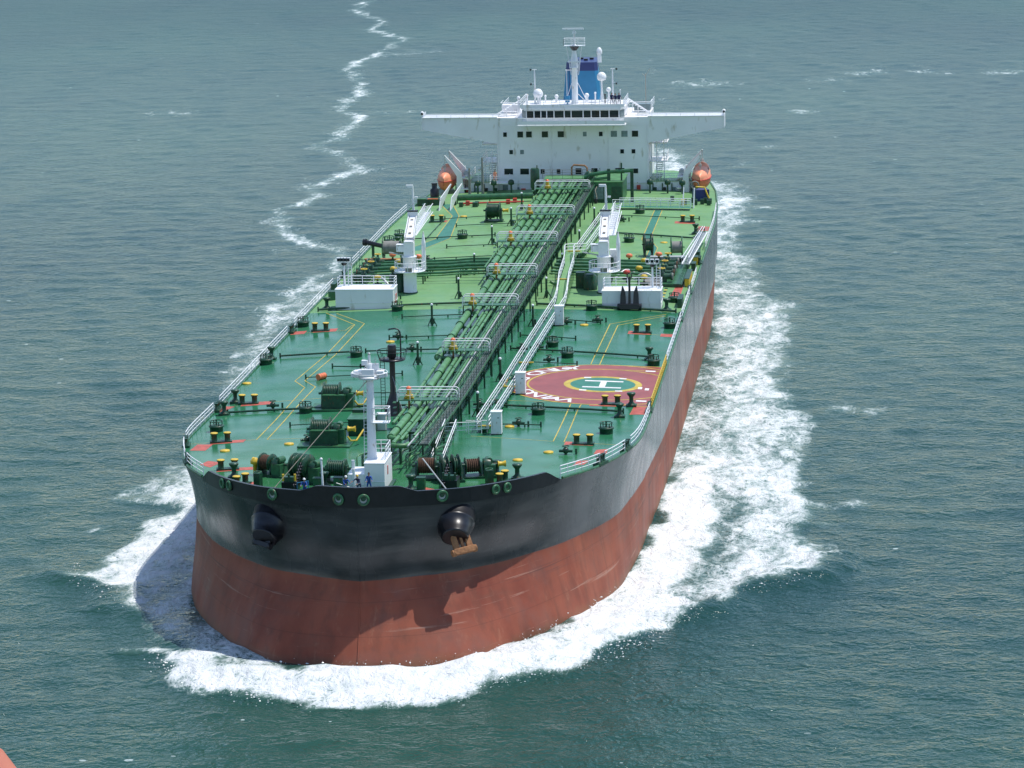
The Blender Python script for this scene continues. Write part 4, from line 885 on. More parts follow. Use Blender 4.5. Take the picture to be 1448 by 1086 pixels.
# ================================================================ hose-handling cranes
def crane(x, y, lat_dx, mir):
    o = MB(); o.lathe((0, 0, 0), [(.82, 0), (.82, .1), (.75, .14), (.75, 2.55)], 'offwhite', 32); o.torus((0, 0, .06), .8, .08, 'dgreen', n=24)
    base = o.build('deck_crane', T, (x, y, dz(x, y)))
    def P(mbx, name, **k): q = mbx.build(name, base, **k); return q
    m = MB(); m.lathe((0, 0, 2.5), [(1.7, 0), (1.78, .04), (1.78, .12), (1.7, .16)], 'white', 28)
    for a in range(16): t = 2*PI*a/16; m.cyl((1.7*math.cos(t), 1.7*math.sin(t), 2.66), (1.7*math.cos(t), 1.7*math.sin(t), 3.6), .035, 'white', n=4)
    m.torus((0, 0, 3.6), 1.7, .045, 'white', n=32, k=5); m.torus((0, 0, 3.15), 1.7, .03, 'white', n=32, k=4); m.box((.1, -1.55, 2.9), (.75, .3, .4), 'greyplate'); P(m, 'platform')
    m = MB(); m.lathe((0, 0, 2.62), [(.78, 0), (.78, 1.5), (.86, 1.52), (.86, 1.62), (.55, 1.7)], 'white', 24); m.cyl((-.9*mir, .3, 2.9), (-.9*mir, .3, 4), .18, 'dgreen', n=8); P(m, 'slewing_column')
    m = MB(); m.box((0, 0, 5.0), (1.15, 1.1, 1.7), 'white'); m.box((0, -.1, 5.95), (1.05, 1.2, .12), 'white'); m.box((.1, -.52, 5.3), (.16, .04, .5), 'black')
    m.box((-1.0, .1, 5.1), (.9, .8, .7), 'white'); m.box((-1.0, .1, 5.55), (.95, .85, .1), 'white'); m.cyl((-.2, -.3, 4.3), (-2.4, .6, 4.55), .09, 'galv', n=6)
    P(m, 'turret', bevel=.02)
    m = MB(); z0, z1 = 5.7, 8.0; L_ = 4.4; dx = -.15
    for s in (-1, 1):
        m.ext([(s*.48, .2, z0), (s*.48, .2, z0+.75), (s*.40+dx, L_, z1+.3), (s*.40+dx, L_, z1-.35)], (s*.1, 0, 0), 'white')
    m.add([(-.5, .2, z0+.3), (.5, .2, z0+.3), (.38+dx, L_, z1), (-.38+dx, L_, z1), (-.5, .2, z0+.24), (.5, .2, z0+.24), (.38+dx, L_, z1-.06), (-.38+dx, L_, z1-.06)], [(0, 1, 2, 3), (4, 7, 6, 5), (0, 4, 5, 1), (2, 6, 7, 3)], 'white')
    m.add([(-.42, .3, z0+.62), (.42, .3, z0+.62), (.32+dx, L_, z1+.2), (-.32+dx, L_, z1+.2)], [(0, 1, 2, 3)], 'white')
    for k in range(3): t = (k+.7)/3.4; m.box((dx*t, .2+L_*t, z0+.66+(z1-z0-.4)*t), (.3, .35, .12), 'beige')
    m.cyl((-.35, .8, z0-.4), (-.2+dx, 3.4, z1-.5), .12, 'galv', n=8)
    P(m, 'boom')
    m = MB(); m.box((dx, L_+.15, z1+.35), (1.15, .5, .7), 'white'); m.box((dx, L_+.15, z1+.75), (1.25, .6, .14), 'black'); m.cyl((dx-.5, L_+.2, z1+.2), (dx+.5, L_+.2, z1+.2), .3, 'galv', n=14); P(m, 'boom_head')
    m = MB(); m.cyl((dx+.1, L_+.2, z1+.8), (dx+.05, L_+.2, z1+3.6), .16, 'white', n=8, r1=.11); m.box((dx-.3, L_+.2, z1+3.6), (.8, .35, .28), 'white'); m.box((dx+.45, L_+.2, z1+2.3), (.35, .25, .18), 'white'); P(m, 'lamp_post')
    # lattice cage on the side of the boom
    m = MB(); a0 = Vector((-.75 if mir > 0 else .1, 5.6, 5.7)); a1 = Vector((lat_dx, 22.5, 5.9)); wv = Vector((.75, 0, 0)); hv_ = Vector((0, 0, .8))
    for o1 in (Vector((0, 0, 0)), wv, hv_, wv+hv_): m.tube([a0+o1, a1+o1*1.25], .05, 'white', 5)
    for k in range(13):
        t, t2 = k/13, (k+1)/13; p, q = a0.lerp(a1, t), a0.lerp(a1, t2)
        m.tube([p, q+wv], .03, 'white', 4); m.tube([p+hv_, q+wv+hv_], .03, 'white', 4); m.tube([p, q+hv_], .03, 'white', 4); m.tube([p+wv, q+wv+hv_], .03, 'white', 4); m.tube([p, p+wv], .03, 'white', 4); m.tube([p+hv_, p+wv+hv_], .03, 'white', 4)
    m.ext([a0, a0+wv, a1+wv*.7, a1], (0, 0, -.04), 'white')
    P(m, 'lattice_jib')
    m = MB(); m.cyl((1.6, .4, 2.6), (1.6, .4, 5.7), .24, 'white', n=12); m.cyl((1.6, .4, 5.7), (1.6, .4, 7.0), .24, 'white', r1=.05, n=12)
    if mir < 0: m.box((1.1, 1.2, 4.0), (.95, .8, 1.4), 'white'); m.box((1.1, 1.2, 4.75), (1.05, .9, .12), 'white')
    P(m, 'boom_rest')
    return base
crane(-11.05, 108.6, -1.25, 1); crane(11.2, 108.3, -.7, -1)
mb = MB(); mb.lathe(G(-12.6, 109.6), [(.95, 0), (.95, 2.0), (.7, 2.2)], 'dgreen', 20); mb.cyl(G(-13.1, 109, 2), G(-13.1, 109, 2.7), .12, 'dgreen'); mb.build('hydraulic_tank', T)
mb = MB(); mb.lathe(G(9.4, 110.4), [(.8, 0), (.8, 1.5), (.5, 1.8)], 'dgreen', 20); mb.box(G(8.2, 111.6, .9), (1., 1.4, 1.8), 'dgreen'); mb.build('hydraulic_tank', T)
# white accommodation ladder stowed at the port rail
mb = MB(); a, b = Vector((19.4, 124.0, D+1.0)), Vector((20.35, 146, D+1.3))
for s in (-.42, .42):
    mb.tube([a+Vector((s, 0, 0)), b+Vector((s, 0, 0))], .09, 'white', 6); mb.tube([a+Vector((s, 0, .75)), b+Vector((s*.3, 0, .75))], .05, 'white', 5)
    for k in range(12): p = a.lerp(b, k/11); mb.cyl(p+Vector((s, 0, 0)), p+Vector((s, 0, .75)), .035, 'white', n=4)
for k in range(40): p = a.lerp(b, k/40); mb.box(p, (.8, .35, .05), 'galv')
mb.build('accommodation_ladder', T)
for q in ((-17.9, 112), ): pass

# ================================================================ black vent mast with basket
x, y = -3.1, 41.6; z = dz(x, y); mb = MB()
mb.lathe((0, 0, 0), [(1.0, 0), (.95, .1), (.42, 1.7), (.27, 2.2), (.27, 5.3)], 'black', 18)
vm = mb.build('vent_mast', T, (x, y, z))
m = MB(); m.lathe((0, 0, 5.25), [(.4, -.15), (1.2, 0), (1.28, .1), (.4, .12)], 'black', 20); m.torus((0, 0, 6.15), 1.45, .035, 'black', n=24, k=4)
for a in range(12): t = 2*PI*a/12; m.cyl((1.2*math.cos(t), 1.2*math.sin(t), 5.3), (1.45*math.cos(t), 1.45*math.sin(t), 6.15), .03, 'black', n=4)
m.build('basket', vm)
m = MB(); m.lathe((0, 0, 5.4), [(.3, 0), (.42, .2), (.42, 1.2), (.36, 1.3)], 'black', 16); m.build('vent_cowl', vm)
m = MB(); m.smooth_tube([(.85, 0, 5.3), (.85, 0, 7.7), (.78, 0, 8.0), (.6, 0, 8.2), (.3, 0, 8.25), (-.2, 0, 8.2), (-.25, 0, 8.1)], .07, 'black', 7); m.build('davit', vm)
m = MB()
for s in (-1.15, -.75): m.cyl((s, .1, 0), (s, .1, 5.6), .04, 'dgreen', n=4)
for k in range(17): m.cyl((-1.15, .1, .3*k+.2), (-.75, .1, .3*k+.2), .025, 'dgreen', n=4)
m.build('ladder', vm)
m = MB(); m.tube([(0, -.2, 3.8), (1.6, -3, .1)], .02, 'galv', 4); m.tube([(0, .2, 3.8), (.9, 4.5, .1)], .02, 'galv', 4); m.build('stay', vm)

# ================================================================ foremast on its white house
hz = D+sheer(8)+.2
mb = MB(); mb.box((.62, 8.0, hz+1.2), (1.7, 4.2, 2.4), 'offwhite'); mb.box((.62, 8.0, hz+2.42), (1.78, 4.28, .06), 'white'); mb.box((-.95, 7.3, hz+.72), (1.42, 2.8, 1.45), 'offwhite'); mb.box((-.95, 7.3, hz+1.47), (1.46, 2.86, .06), 'white')
mb.box((.62, 5.88, hz+.85), (1.72, .04, .06), 'white'); mb.box((-.95, 5.88, hz+.62), (1.42, .04, .06), 'white'); mb.box((1.49, 7.6, hz+1.5), (.04, .3, .75), 'red'); mb.box((.0, 8, hz+.04), (3.6, 4.5, .1), 'dgreen')
fh = mb.build('foremast_house', T, bevel=.015)
rail([(-.15, 9.9, hz+2.45), (1.4, 9.9, hz+2.45), (1.4, 7.2, hz+2.45)], 1.1, 'white', .8, .035, .025).build('roof_rail', fh)
m = MB(); m.cyl((-1.25, 6.4, hz+1.5), (-1.25, 6.4, hz+2.6), .14, 'white', n=8); m.cyl((-1.1, 5.7, hz+.0), (-1.1, 5.7, hz+2.0), .12, 'white', n=8); m.build('vent_pipe', fh)
mb = MB(); mb.lathe((.1, 8.2, hz+2.4), [(.46, 0), (.4, .4), (.28, 8.0), (.24, 8.1)], 'white', 20)
fmst = mb.build('foremast', T)
m = MB(); zt = hz+9.3; m.torus((.1, 8.2, zt+.45), 1.5, .04, 'white', n=20, k=4); m.box((.1, 7.3, zt+.55), (1.0, .35, .6), 'white'); m.box((-.9, 7.6, zt+.3), (.9, .2, .3), 'white')
m.lathe((.1, 8.2, zt-.25), [(.35, 0), (.9, .15), (1.0, .3), (.3, .32)], 'white', 16)
for s in (-1, 1):
    m.box((.1+s*.95, 8.0, zt+.35), (.6, .7, .55), 'white'); m.box((.1+s*1.35, 7.9, zt+.3), (.35, .4, .3), 'white'); m.cyl((.1+s*.8, 8.2, zt), (.1+s*.25, 8.2, zt+1.1), .05, 'white', n=5)
m.box((.55, 8.2, zt+.75), (.7, .1, .9), 'white'); m.box((-.25, 8.0, zt+1.3), (.5, .45, .4), 'white'); m.cyl((.1, 8.2, zt), (.1, 8.2, zt+1.9), .1, 'white', n=8); m.sphere((.1, 8.2, zt+2.0), .12, 'galv', 8)
m.cyl((.6, 8.2, zt+.9), (.6, 8.2, zt+1.8), .03, 'galv', n=4); m.build('light_platform', fmst)
m = MB(); zb = hz+5.5; m.box((.95, 8.1, zb), (1.5, .9, .08), 'white')
for dx in (.3, 1.65):
    for dy in (-.4, .5): m.cyl((dx, 8.1+dy, zb), (dx, 8.1+dy, zb+1.25), .045, 'white', n=5)
m.tube([(.3, 7.7, zb+1.25), (1.65, 7.7, zb+1.25), (1.65, 8.6, zb+1.25), (.3, 8.6, zb+1.25)], .05, 'white', 5); m.tube([(.3, 7.7, zb+.75), (1.65, 7.7, zb+.75), (1.65, 8.6, zb+.75)], .035, 'white', 5); m.build('crows_nest', fmst)
m = MB()
for s in (-.55, -.25): m.cyl((s, 8.0, hz+1.5), (s+.15, 8.0, zt), .03, 'white', n=4)
for k in range(26): zz = hz+1.7+k*.3; m.cyl((-.5, 8.0, zz), (-.2, 8.0, zz), .02, 'white', n=4)
m.build('ladder', fmst)
mb = MB(); mb.tube([(.1, 8.2, zt), (-7.6, 2.8, D+sheer(3)+.6)], .035, 'beige', 5); mb.build('forestay', T)
mb = MB(); mb.tube([(3.0+1.3, 8.8, hz+2.2), (7.2, 3.5, D+sheer(3)+.4)], .06, 'galv', 5); mb.build('forestay', T)
mb = MB(); mb.cyl((-3.05, 1.9, D+sheer(2)-.1), (-3.2, 2.2, D+sheer(2)+3.4), .1, 'white', n=8, r1=.08); mb.sphere((-3.2, 2.2, D+sheer(2)+3.45), .13, 'white', 8); mb.build('jack_staff', T)

# ================================================================ mooring winches and windlasses
def winch(x, y, rz, drums, r=.85, label=None, head=(1, 1), power=True, rope='rope'):
    L_ = sum(d for d, _ in drums)+.5*len(drums)+(1.2 if power else 0); mb = MB(); cx = -L_/2; z = r+.35
    mb.box((0, 0, .12), (L_+.3, 1.5, .2), 'dgreen'); mb.cyl((-L_/2-.3, 0, z), (L_/2+.3, 0, z), .12, 'dgreen', n=8)
    o = mb.build('mooring_winch', T, G(x, y), rz, label)
    for d, m_ in drums:
        c = cx+d/2+.25; dr = MB()
        dr.cyl((c-d/2, 0, z), (c+d/2, 0, z), r*.72, m_, n=20)
        nr = int(d/.16)
        for k in range(nr): dr.torus((c-d/2+(k+.5)*d/nr, 0, z), r*.74, .07, m_, axis=(1, 0, 0), n=18, k=5)
        for s in (-1, 1): dr.lathe((c+s*d/2, 0, z), [(r*.5, -.04), (r, -.04), (r*1.02, 0), (r, .04), (r*.5, .04)], 'dgreen', 24, 'x')
        dr.build('rope_drum', o)
        fr = MB()
        for s in (-1, 1):
            xx = c+s*(d/2+.17); fr.ext([(xx-.08, -.75, .1), (xx-.08, .75, .1), (xx-.08, .28, z+.3), (xx-.08, -.28, z+.3)], (.16, 0, 0), 'dgreen')
        fr.build('side_frame', o); cx += d+.5
    if power:
        pm = MB(); c = cx+.6; pm.box((c, 0, z*.55), (1.0, 1.2, z*1.0), 'mgreen'); pm.cyl((c, -.3, z+.35), (c, .5, z+.35), .3, 'mgreen', n=12); pm.lathe((c-.2, 0, z), [(.55, -.3), (.62, 0), (.55, .3)], 'dgreen', 16, 'x'); pm.build('drive_motor', o)
    for s, on in zip((-1, 1), head):
        if on:
            h_ = MB(); h_.lathe((s*(L_/2+.15), 0, z), [(.30, s*0), (.2, s*.12), (.18, s*.45), (.26, s*.62), (.28, s*.7)], 'yellow', 14, 'x'); h_.build('warping_head', o)
    return o
winch(8.6, 12.6, .28, [(1.2, 'rope')], .72, head=(0, 1)); winch(4.3, 11.3, .05, [(1.5, 'rope')], .85, head=(0, 0), power=False); winch(6.4, 10.4, .35, [(.45, 'dgreen'), (.5, 'dgreen')], 1.0, head=(0, 0), power=False)
winch(-9.3, 12.9, -.5, [(1.0, 'rope')], .78, head=(1, 0), power=True); winch(-5.7, 9.6, -.45, [(.5, 'dgreen'), (.45, 'dgreen')], 1.05, head=(0, 0), power=True); winch(-3.2, 9.8, -.1, [(1.4, 'dgreen')], .85, head=(0, 0), power=False)
winch(-8.9, 45.0, 0, [(1.5, 'dgreen')], 1.1, head=(0, 1)); winch(-6.9, 27.2, 0, [(1.6, 'dgreen')], 1.1, head=(0, 1)); winch(-7.6, 161, 0, [(1.6, 'dgreen')], 1.1, head=(0, 1), power=False)
for x, y, w_, d_, h_ in ((-9.2, 43.9, 2.2, .25, 1.25), (-7.1, 26.1, 2.4, .25, 1.25)):
    mb = MB(); mb.box(G(x, y, h_/2+.2), (w_, d_, h_), 'dgreen')
    for s in (-1, 1): mb.cyl(G(x+s*w_/2, y, .1), G(x+s*w_/2, y, h_+.5), .06, 'dgreen', n=5)
    mb.box(G(x, y, h_+.25), (w_+.1, .5, .08), 'mgreen'); mb.box(G(x, y+1, .12), (w_+2.4, 3.2, .16), 'mgreen'); mb.build('winch_guard', T)
    mb = MB(); mb.smooth_tube([Vector(G(x+w_/2+.9, y+.2, .9)), Vector(G(x+w_/2+1.2, y+.2, .5)), Vector(G(x+w_/2+1.7, y+.3, .5)), Vector(G(x+w_/2+2.2, y+1.4, 1.3))], .09, 'yellow', 6); mb.build('brake_lever', T)
# anchor chains over the windlass, chain stoppers
for s, x, y in ((1, 6.8, 7.6), (-1, -6.6, 6.6)):
    mb = MB(); mb.box(G(x, y, .45), (1.3, 2.0, .8), 'black'); mb.box(G(x, y-.7, 1.0), (.9, .5, .5), 'dgreen')
    for k in range(3): mb.cyl(G(x-.5+.5*k, y-.9, .9), G(x-.5+.5*k, y-.9, 1.5), .1, 'yellow' if s < 0 and k != 1 else 'dgreen', n=8)
    mb.build('chain_stopper', T)
    mb = MB()
    for k in range(16):
        t = k/15; p = Vector(G(x*.93, y+2.6-3.8*t, 1.25*(1-t)+.5)); mb.torus(p, .2, .065, 'black', axis=((1, 0, .2) if k % 2 else (0, .3, 1)), n=8, k=5)
    mb.build('anchor_chain', T)
mb = MB(); mb.box((-4.6, 32.6, dz(-4.6, 32)+.75), (2.3, 2.6, 1.5), 'dgreen'); mb.box((-4.6, 32.6, dz(-4.6, 32)+1.54), (2.5, 2.8, .1), 'mgreen'); mb.box((-5.2, 34.5, dz(-4.6, 32)+1.4), (1.2, .8, .9), 'dgreen'); mb.build('hydraulic_tank', T)
mb = MB(); mb.box((-3.1, 34.2, dz(-3, 34)+.75), (.85, .8, 1.4), 'offwhite'); mb.box((-3.1, 34.2, dz(-3, 34)+1.5), (.95, .9, .1), 'white'); mb.build('equipment_locker', T)
mb = MB()
for k in range(3): mb.lathe(G(-8.9, 33.8, .02+.0*k), [(1.2, 0), (1.15, .25), (.8, .4), (.2, .45)], 'teal', 20); break
mb.sphere(G(-8.9, 33.8, .55), .12, 'yellow', 8); mb.build('hatch_cover', T)
mb = MB(); mb.lathe(G(-11.0, 13.6), [(.2, 0), (.2, .9), (.42, 1.0), (.42, 1.25), (.15, 1.5)], 'yellow', 12); mb.build('mushroom_vent', T)
for x, y in ((4.4, 6.8), (-2.6, 6.6), (-4.3, 6.4)):
    mb = MB(); mb.box(G(x, y, .5), (.7, .6, 1.0), 'mgreen'); mb.box(G(x, y, 1.03), (.8, .7, .06), 'dgreen'); mb.build('control_stand', T)
# cable bundles, small conduits, angle stubs round the forward pipe end
for k in range(14):
    x, y = rng.uniform(-2.2, 4.2), rng.uniform(12.5, 19); mb = MB(); h_ = rng.uniform(.5, 1.8); mb.smooth_tube([Vector(G(x, y, 0)), Vector(G(x, y, h_)), Vector(G(x+.15, y+.2, h_+.15)), Vector(G(x+.6, y+1.8, h_+.15))], rng.uniform(.05, .13), ('dgreen', 'mgreen', 'pipe')[k % 3], 7); mb.build('riser_pipe', T)
# foot of the port-side anchor handling area and guard for right bow
for x, y, rz in ((9.8, 9.8, .5), (-9.7, 8.0, -.4)):
    mb = MB(); mb.box((0, 0, .6), (.6, .5, 1.2), 'dgreen'); mb.torus((0, 0, 1.3), .3, .04, 'mgreen', n=12); mb.build('control_stand', T, G(x, y), rz)

# ================================================================ anchor recesses on the bow
def bolster(s, cx, cy, cz, ax, Lb, r0, r1):
    ax = Vector(ax).normalized(); c = Vector((cx, cy, cz)); m = MB()
    prof = [(0, r0*1.02), (.25*Lb, r0), (.62*Lb, r0*.86), (.64*Lb, r0*.9), (.68*Lb, r0*.86), (Lb, r1), (Lb+.02, r1*1.05), (Lb+.12, r1*.9)]
    a = ax.orthogonal().normalized(); b = ax.cross(a); n = 28; vs = []
    for h, r in prof:
        for i in range(n): t = 2*PI*i/n; vs.append(c+ax*h+(a*math.cos(t)+b*math.sin(t))*r)
    fs = [(j*n+i, j*n+(i+1) % n, (j+1)*n+(i+1) % n, (j+1)*n+i) for j in range(len(prof)-1) for i in range(n)]
    m.add(vs, fs, 'black', True); k = (len(prof)-1)*n; m.add(vs, [tuple(range(k, k+n))], 'black')
    for t in range(0, 28, 3): p = c+ax*.1*Lb+(a*math.cos(2*PI*t/n)+b*math.sin(2*PI*t/n))*r0; q = c+ax*Lb*.98+(a*math.cos(2*PI*t/n)+b*math.sin(2*PI*t/n))*r1; m.cyl(p, q, .035, 'black', n=4)
    return m.build('anchor_housing', T)
bolster(1, 7.3, 5.3, 12.5, (.12, -.80, -.60), 3.6, 1.9, 1.1)
bolster(-1, -7.4, 5.4, 12.3, (-.25, -.76, -.60), 3.6, 1.9, 1.1)
def anchor(name, label, s, loc, rz, tilt, sc=1., mat='rust'):
    t = thing(name, label, 'anchor', loc); t.rotation_euler = (tilt, 0, rz); t.scale = (sc, sc, sc)
    m = MB(); m.box((0, 0, 1.6), (.28, .24, 3.2), mat, taper=.75); m.torus((0, 0, 3.3), .25, .07, mat, axis=(0, 1, 0), n=14); m.build('shank', t, bevel=.03)
    m = MB(); m.ext([(-1.25, -.38, 0), (-1.0, -.38, -.32), (1.0, -.38, -.32), (1.25, -.38, 0), (1.05, -.38, .30), (-1.05, -.38, .30)], (0, .76, 0), mat)
    m.cyl((-1.3, 0, -.05), (-.95, 0, -.05), .36, mat, n=12); m.cyl((.95, 0, -.05), (1.3, 0, -.05), .36, mat, n=12); m.build('crown', t, bevel=.06)
    for q in (-1, 1):
        m = MB(); m.ext([(q*.38, -.16, .2), (q*1.02, -.16, .2), (q*.98, -.10, 1.2), (q*.82, -.05, 2.15), (q*.74, -.05, 2.25), (q*.45, -.12, 1.55)], (0, .3, 0), mat); m.build('fluke', t, bevel=.03)
    return t
def aim(t, pos, zdir, xdir, sc):
    z = Vector(zdir).normalized(); x = Vector(xdir); x = (x-z*x.dot(z)).normalized(); y = z.cross(x)
    t.rotation_euler = Matrix((x, y, z)).transposed().to_euler(); t.location = pos; t.scale = (sc, sc, sc)
a = anchor('bow_anchor', 'rusty anchor under the black housing on the bow, its orange fluke catching light', 1, (0, 0, 0), 0, 0)
aim(a, (8.5, 2.2, 9.25), (-.75, .75, 2.3), (.8, .6, .3), .85)
a = anchor('bow_anchor', 'dark anchor tucked under the black housing at the shadowed side of the bow', -1, (0, 0, 0), 0, 0, 1, 'black')  # shade on this anchor is put into its colour: black instead of rust
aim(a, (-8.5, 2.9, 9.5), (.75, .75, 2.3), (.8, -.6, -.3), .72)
for o in list(bpy.data.objects):
    if o.name.startswith('bow_anchor'): o['group'] = 'anchors at the bow'
sa = anchor('spare_anchor', 'black spare anchor standing upright on deck against the front of a white deck house', 1, G(14.85, 97.9, .42), 0, 0, 1.02, 'black')
sa.rotation_euler = (-.1, 0, 0)

# ================================================================ superstructure
SY = 190.
mb = MB(); zb = D-.1
mb.box((0, SY+5.5, (zb+22)/2), (20.8, 11, 22-zb), 'offwhite')
mb.box((0, SY-.05, 12.98), (20.9, .1, .12), 'white')
for z in (15.95, 18.55, 20.95): mb.box((0, SY-.012, z), (20.78, .03, .05), 'offwhite')
for x in (-10.2, 10.2, -2.9, 4.9): mb.cyl((x, SY-.08, D+.2), (x, SY-.08, 20.9), .045, 'offwhite', n=5)
sup = mb.build('superstructure', T, bevel=.02)
def window(x, z, w_, h_, mat, y=SY, par=sup, wy=.0):
    m = MB(); m.box((x, y-.03, z), (w_+.12, .06, h_+.12), 'offwhite'); m.box((x, y-.065, z), (w_, .03, h_), mat); m.build('window', par)
for x, mt, w_ in ((-9.3, 'glass', .5), (-7.2, 'glass', .78), (-6.0, 'glass', .78), (-3.8, 'glass', .85), (-1.6, 'glass', .85), (1.7, 'curtain', .5), (3.9, 'glass', .5), (5.7, 'curtain', .85), (7.15, 'curtain', .85), (8.6, 'glass', .85)): window(x, 19.72, w_, .82 if w_ > .6 else .62, mt)
for x in (-8.5, -7.0, 6.8, 8.35): window(x, 17.3, .5, .58, 'curtain' if x == -7.0 else 'glass')
for x, w_ in ((-8.9, 1.2), (-6.7, 1.2), (-4.2, .55), (-2.0, .5), (.75, .8), (2.95, .85), (6.45, 1.25), (8.6, .7)): window(x, 14.6, w_, .8 if w_ > .7 else .65, 'glass')
# lower front wall: doors, red boxes and piping
for x, z, w_, h_, mt in ((-6.9, 12.0, .6, .5, 'red'), (-5.5, 12.1, .4, .4, 'red'), (9.0, 12.3, .5, .7, 'red'), (-7.6, 12.3, .25, .3, 'curtain'), (-9.4, 12.2, .7, 1.1, 'curtain'), (-3.4, 12.1, .9, 1.4, 'white')):
    mb = MB(); mb.box((x, SY-.12, z), (w_, .24, h_), mt); mb.build('wall_box' if mt != 'white' else 'door', sup)
# wheelhouse with raked front, gallery and compass deck
mb = MB(); wz0, wz1 = 21.3, 23.55
fp = [(-6.9, 190), (-6.2, 188.7), (6.6, 188.7), (7.2, 190), (7.2, 197), (-6.9, 197)]; mb.prism(fp, wz0, 22.0, 'offwhite'); mb.prism([(x*.995, y+.02) for x, y in fp], 22.0, 23.2, 'offwhite'); mb.prism([(x*1.02, y-.25 if y < 190 else y) for x, y in fp], 23.2, wz1, 'offwhite')
wh = mb.build('wheelhouse', T)
for xx in [-6.15, -5.1, -4.15, -3.35, -2.35, -.95, .0, 1.65, 2.75, 3.95, 5.2, 6.55]: mb = MB(); mb.box((xx, 188.6, 22.62), (.12, .1, 1.15), 'white'); mb.build('mullion', wh)
xs_w = [-6.15, -5.1, -4.15, -3.35, -2.35, -.95, .0, 1.65, 2.75, 3.95, 5.2, 6.55]
for a, b in zip(xs_w[:-1], xs_w[1:]):
    m = MB(); m.box(((a+b)/2, 188.66, 22.62), (b-a-.16, .05, .92), 'glass'); m.build('window', wh)
for (xa, ya), (xb, yb) in (((-6.9, 190), (-6.2, 188.7)), ((6.6, 188.7), (7.2, 190))):
    m = MB(); c = Vector(((xa+xb)/2, (ya+yb)/2, 22.62)); an = math.atan2(yb-ya, xb-xa); m.box(c+Vector((math.sin(an)*.03, -math.cos(an)*.03, 0)), (math.hypot(xb-xa, yb-ya)-.2, .05, .92), 'curtain', an); m.build('window', wh)
mb = MB(); mb.box((.1, 188.2, 21.25), (14.8, 2.2, .12), 'white'); ga = mb.build('gallery', wh)
rail([(-7.2, 187.2, 21.3), (7.4, 187.2, 21.3)], .95, 'offwhite', 1.2, .04, .03).build('gallery_rail', wh)
m = MB(); m.box((.1, 187.15, 21.62), (14.6, .04, .5), 'offwhite'); m.build('gallery_screen', wh)
rail([(-7.0, 196.5, wz1), (-7.0, 188.6, wz1), (7.2, 188.6, wz1), (7.2, 196.5, wz1)], 1.0, 'white', 1.1, .035, .025).build('compass_deck_rail', wh)
m = MB(); m.box((.1, 188.55, wz1+.2), (14.3, .05, .42), 'offwhite'); m.build('compass_deck_screen', wh)
# bridge wings: tapered outboard girders
for s in (-1, 1):
    m = MB(); x0, x1 = 10.4*s, 20.75*s
    m.ext([(x0, SY-.02, 22.05), (x1, SY-.02, 22.05), (x1, SY-.02, 20.45), (x0, SY-.02, 18.45)], (0, 3.2, 0), 'offwhite')
    m.box(((x0+x1)/2, SY+1.5, 22.09), (10.4, 3.4, .08), 'white'); bw = m.build('bridge_wing', T)
    m = MB(); m.box(((x0+x1)/2, SY-.06, 22.1), (10.4, .1, .14), 'white'); m.box((x1, SY+1.4, 21.3), (.1, 3.2, 1.7), 'white'); m.build('wing_coaming', bw)
    rail([(s*9, SY+.1, 22.13), (x1-s*.1, SY+.1, 22.13), (x1-s*.1, SY+3, 22.13)], .45, 'white', 2., .04, .03).build('wing_rail', bw)
    m = MB(); m.cyl((x1, SY+.4, 22.1), (x1, SY+.4, 22.55), .06, 'white', n=6); m.sphere((x1, SY+.3, 22.72), .26, 'white', 12); m.cyl((x1, SY+.05, 22.66), (x1, SY-.02, 22.64), .17, 'black', n=12); m.build('searchlight', bw)
# funnel and casing
mb = MB(); mb.box((0, 206, 17), (9, 7, 10.4), 'offwhite'); mb.build('engine_casing', T)
mb = MB()
def fr(z, w0, w1): return w0+(w1-w0)*(z-22)/(28-22)
def ring(z): w_ = fr(z, 2.75, 2.15); return [(-w_, 205.5, z), (-w_+.4, 205, z), (w_-.4, 205, z), (w_, 205.5, z), (w_*.8, 212, z), (-w_*.8, 212, z)]
for (za, zb_, mt) in ((22, 26.75, 'blue'), (26.75, 27.95, 'navy')):
    A, B = ring(za), ring(zb_); mb.add(A+B, [(i, (i+1) % 6, 6+(i+1) % 6, 6+i) for i in range(6)], mt)
mb.add(ring(27.95), [tuple(range(6))], 'navy'); fn = mb.build('funnel', T)
for x, y in ((-.9, 207), (.4, 207.6), (1.1, 209), (-.4, 209.4)): m = MB(); m.cyl((x, y, 27.6), (x, y, 28.2), .3, 'black', n=12); m.build('exhaust_pipe', fn)
m = MB()
for x in (-1.75, -1.25, -2.1): m.cyl((x, 204.9, 23.2), (x, 204.95, 27.0), .05, 'offwhite' if x != -1.75 else 'navy', n=5)
m.box((-1.6, 204.8, 26.9), (1.3, .3, .08), 'white'); m.build('funnel_pipe', fn)
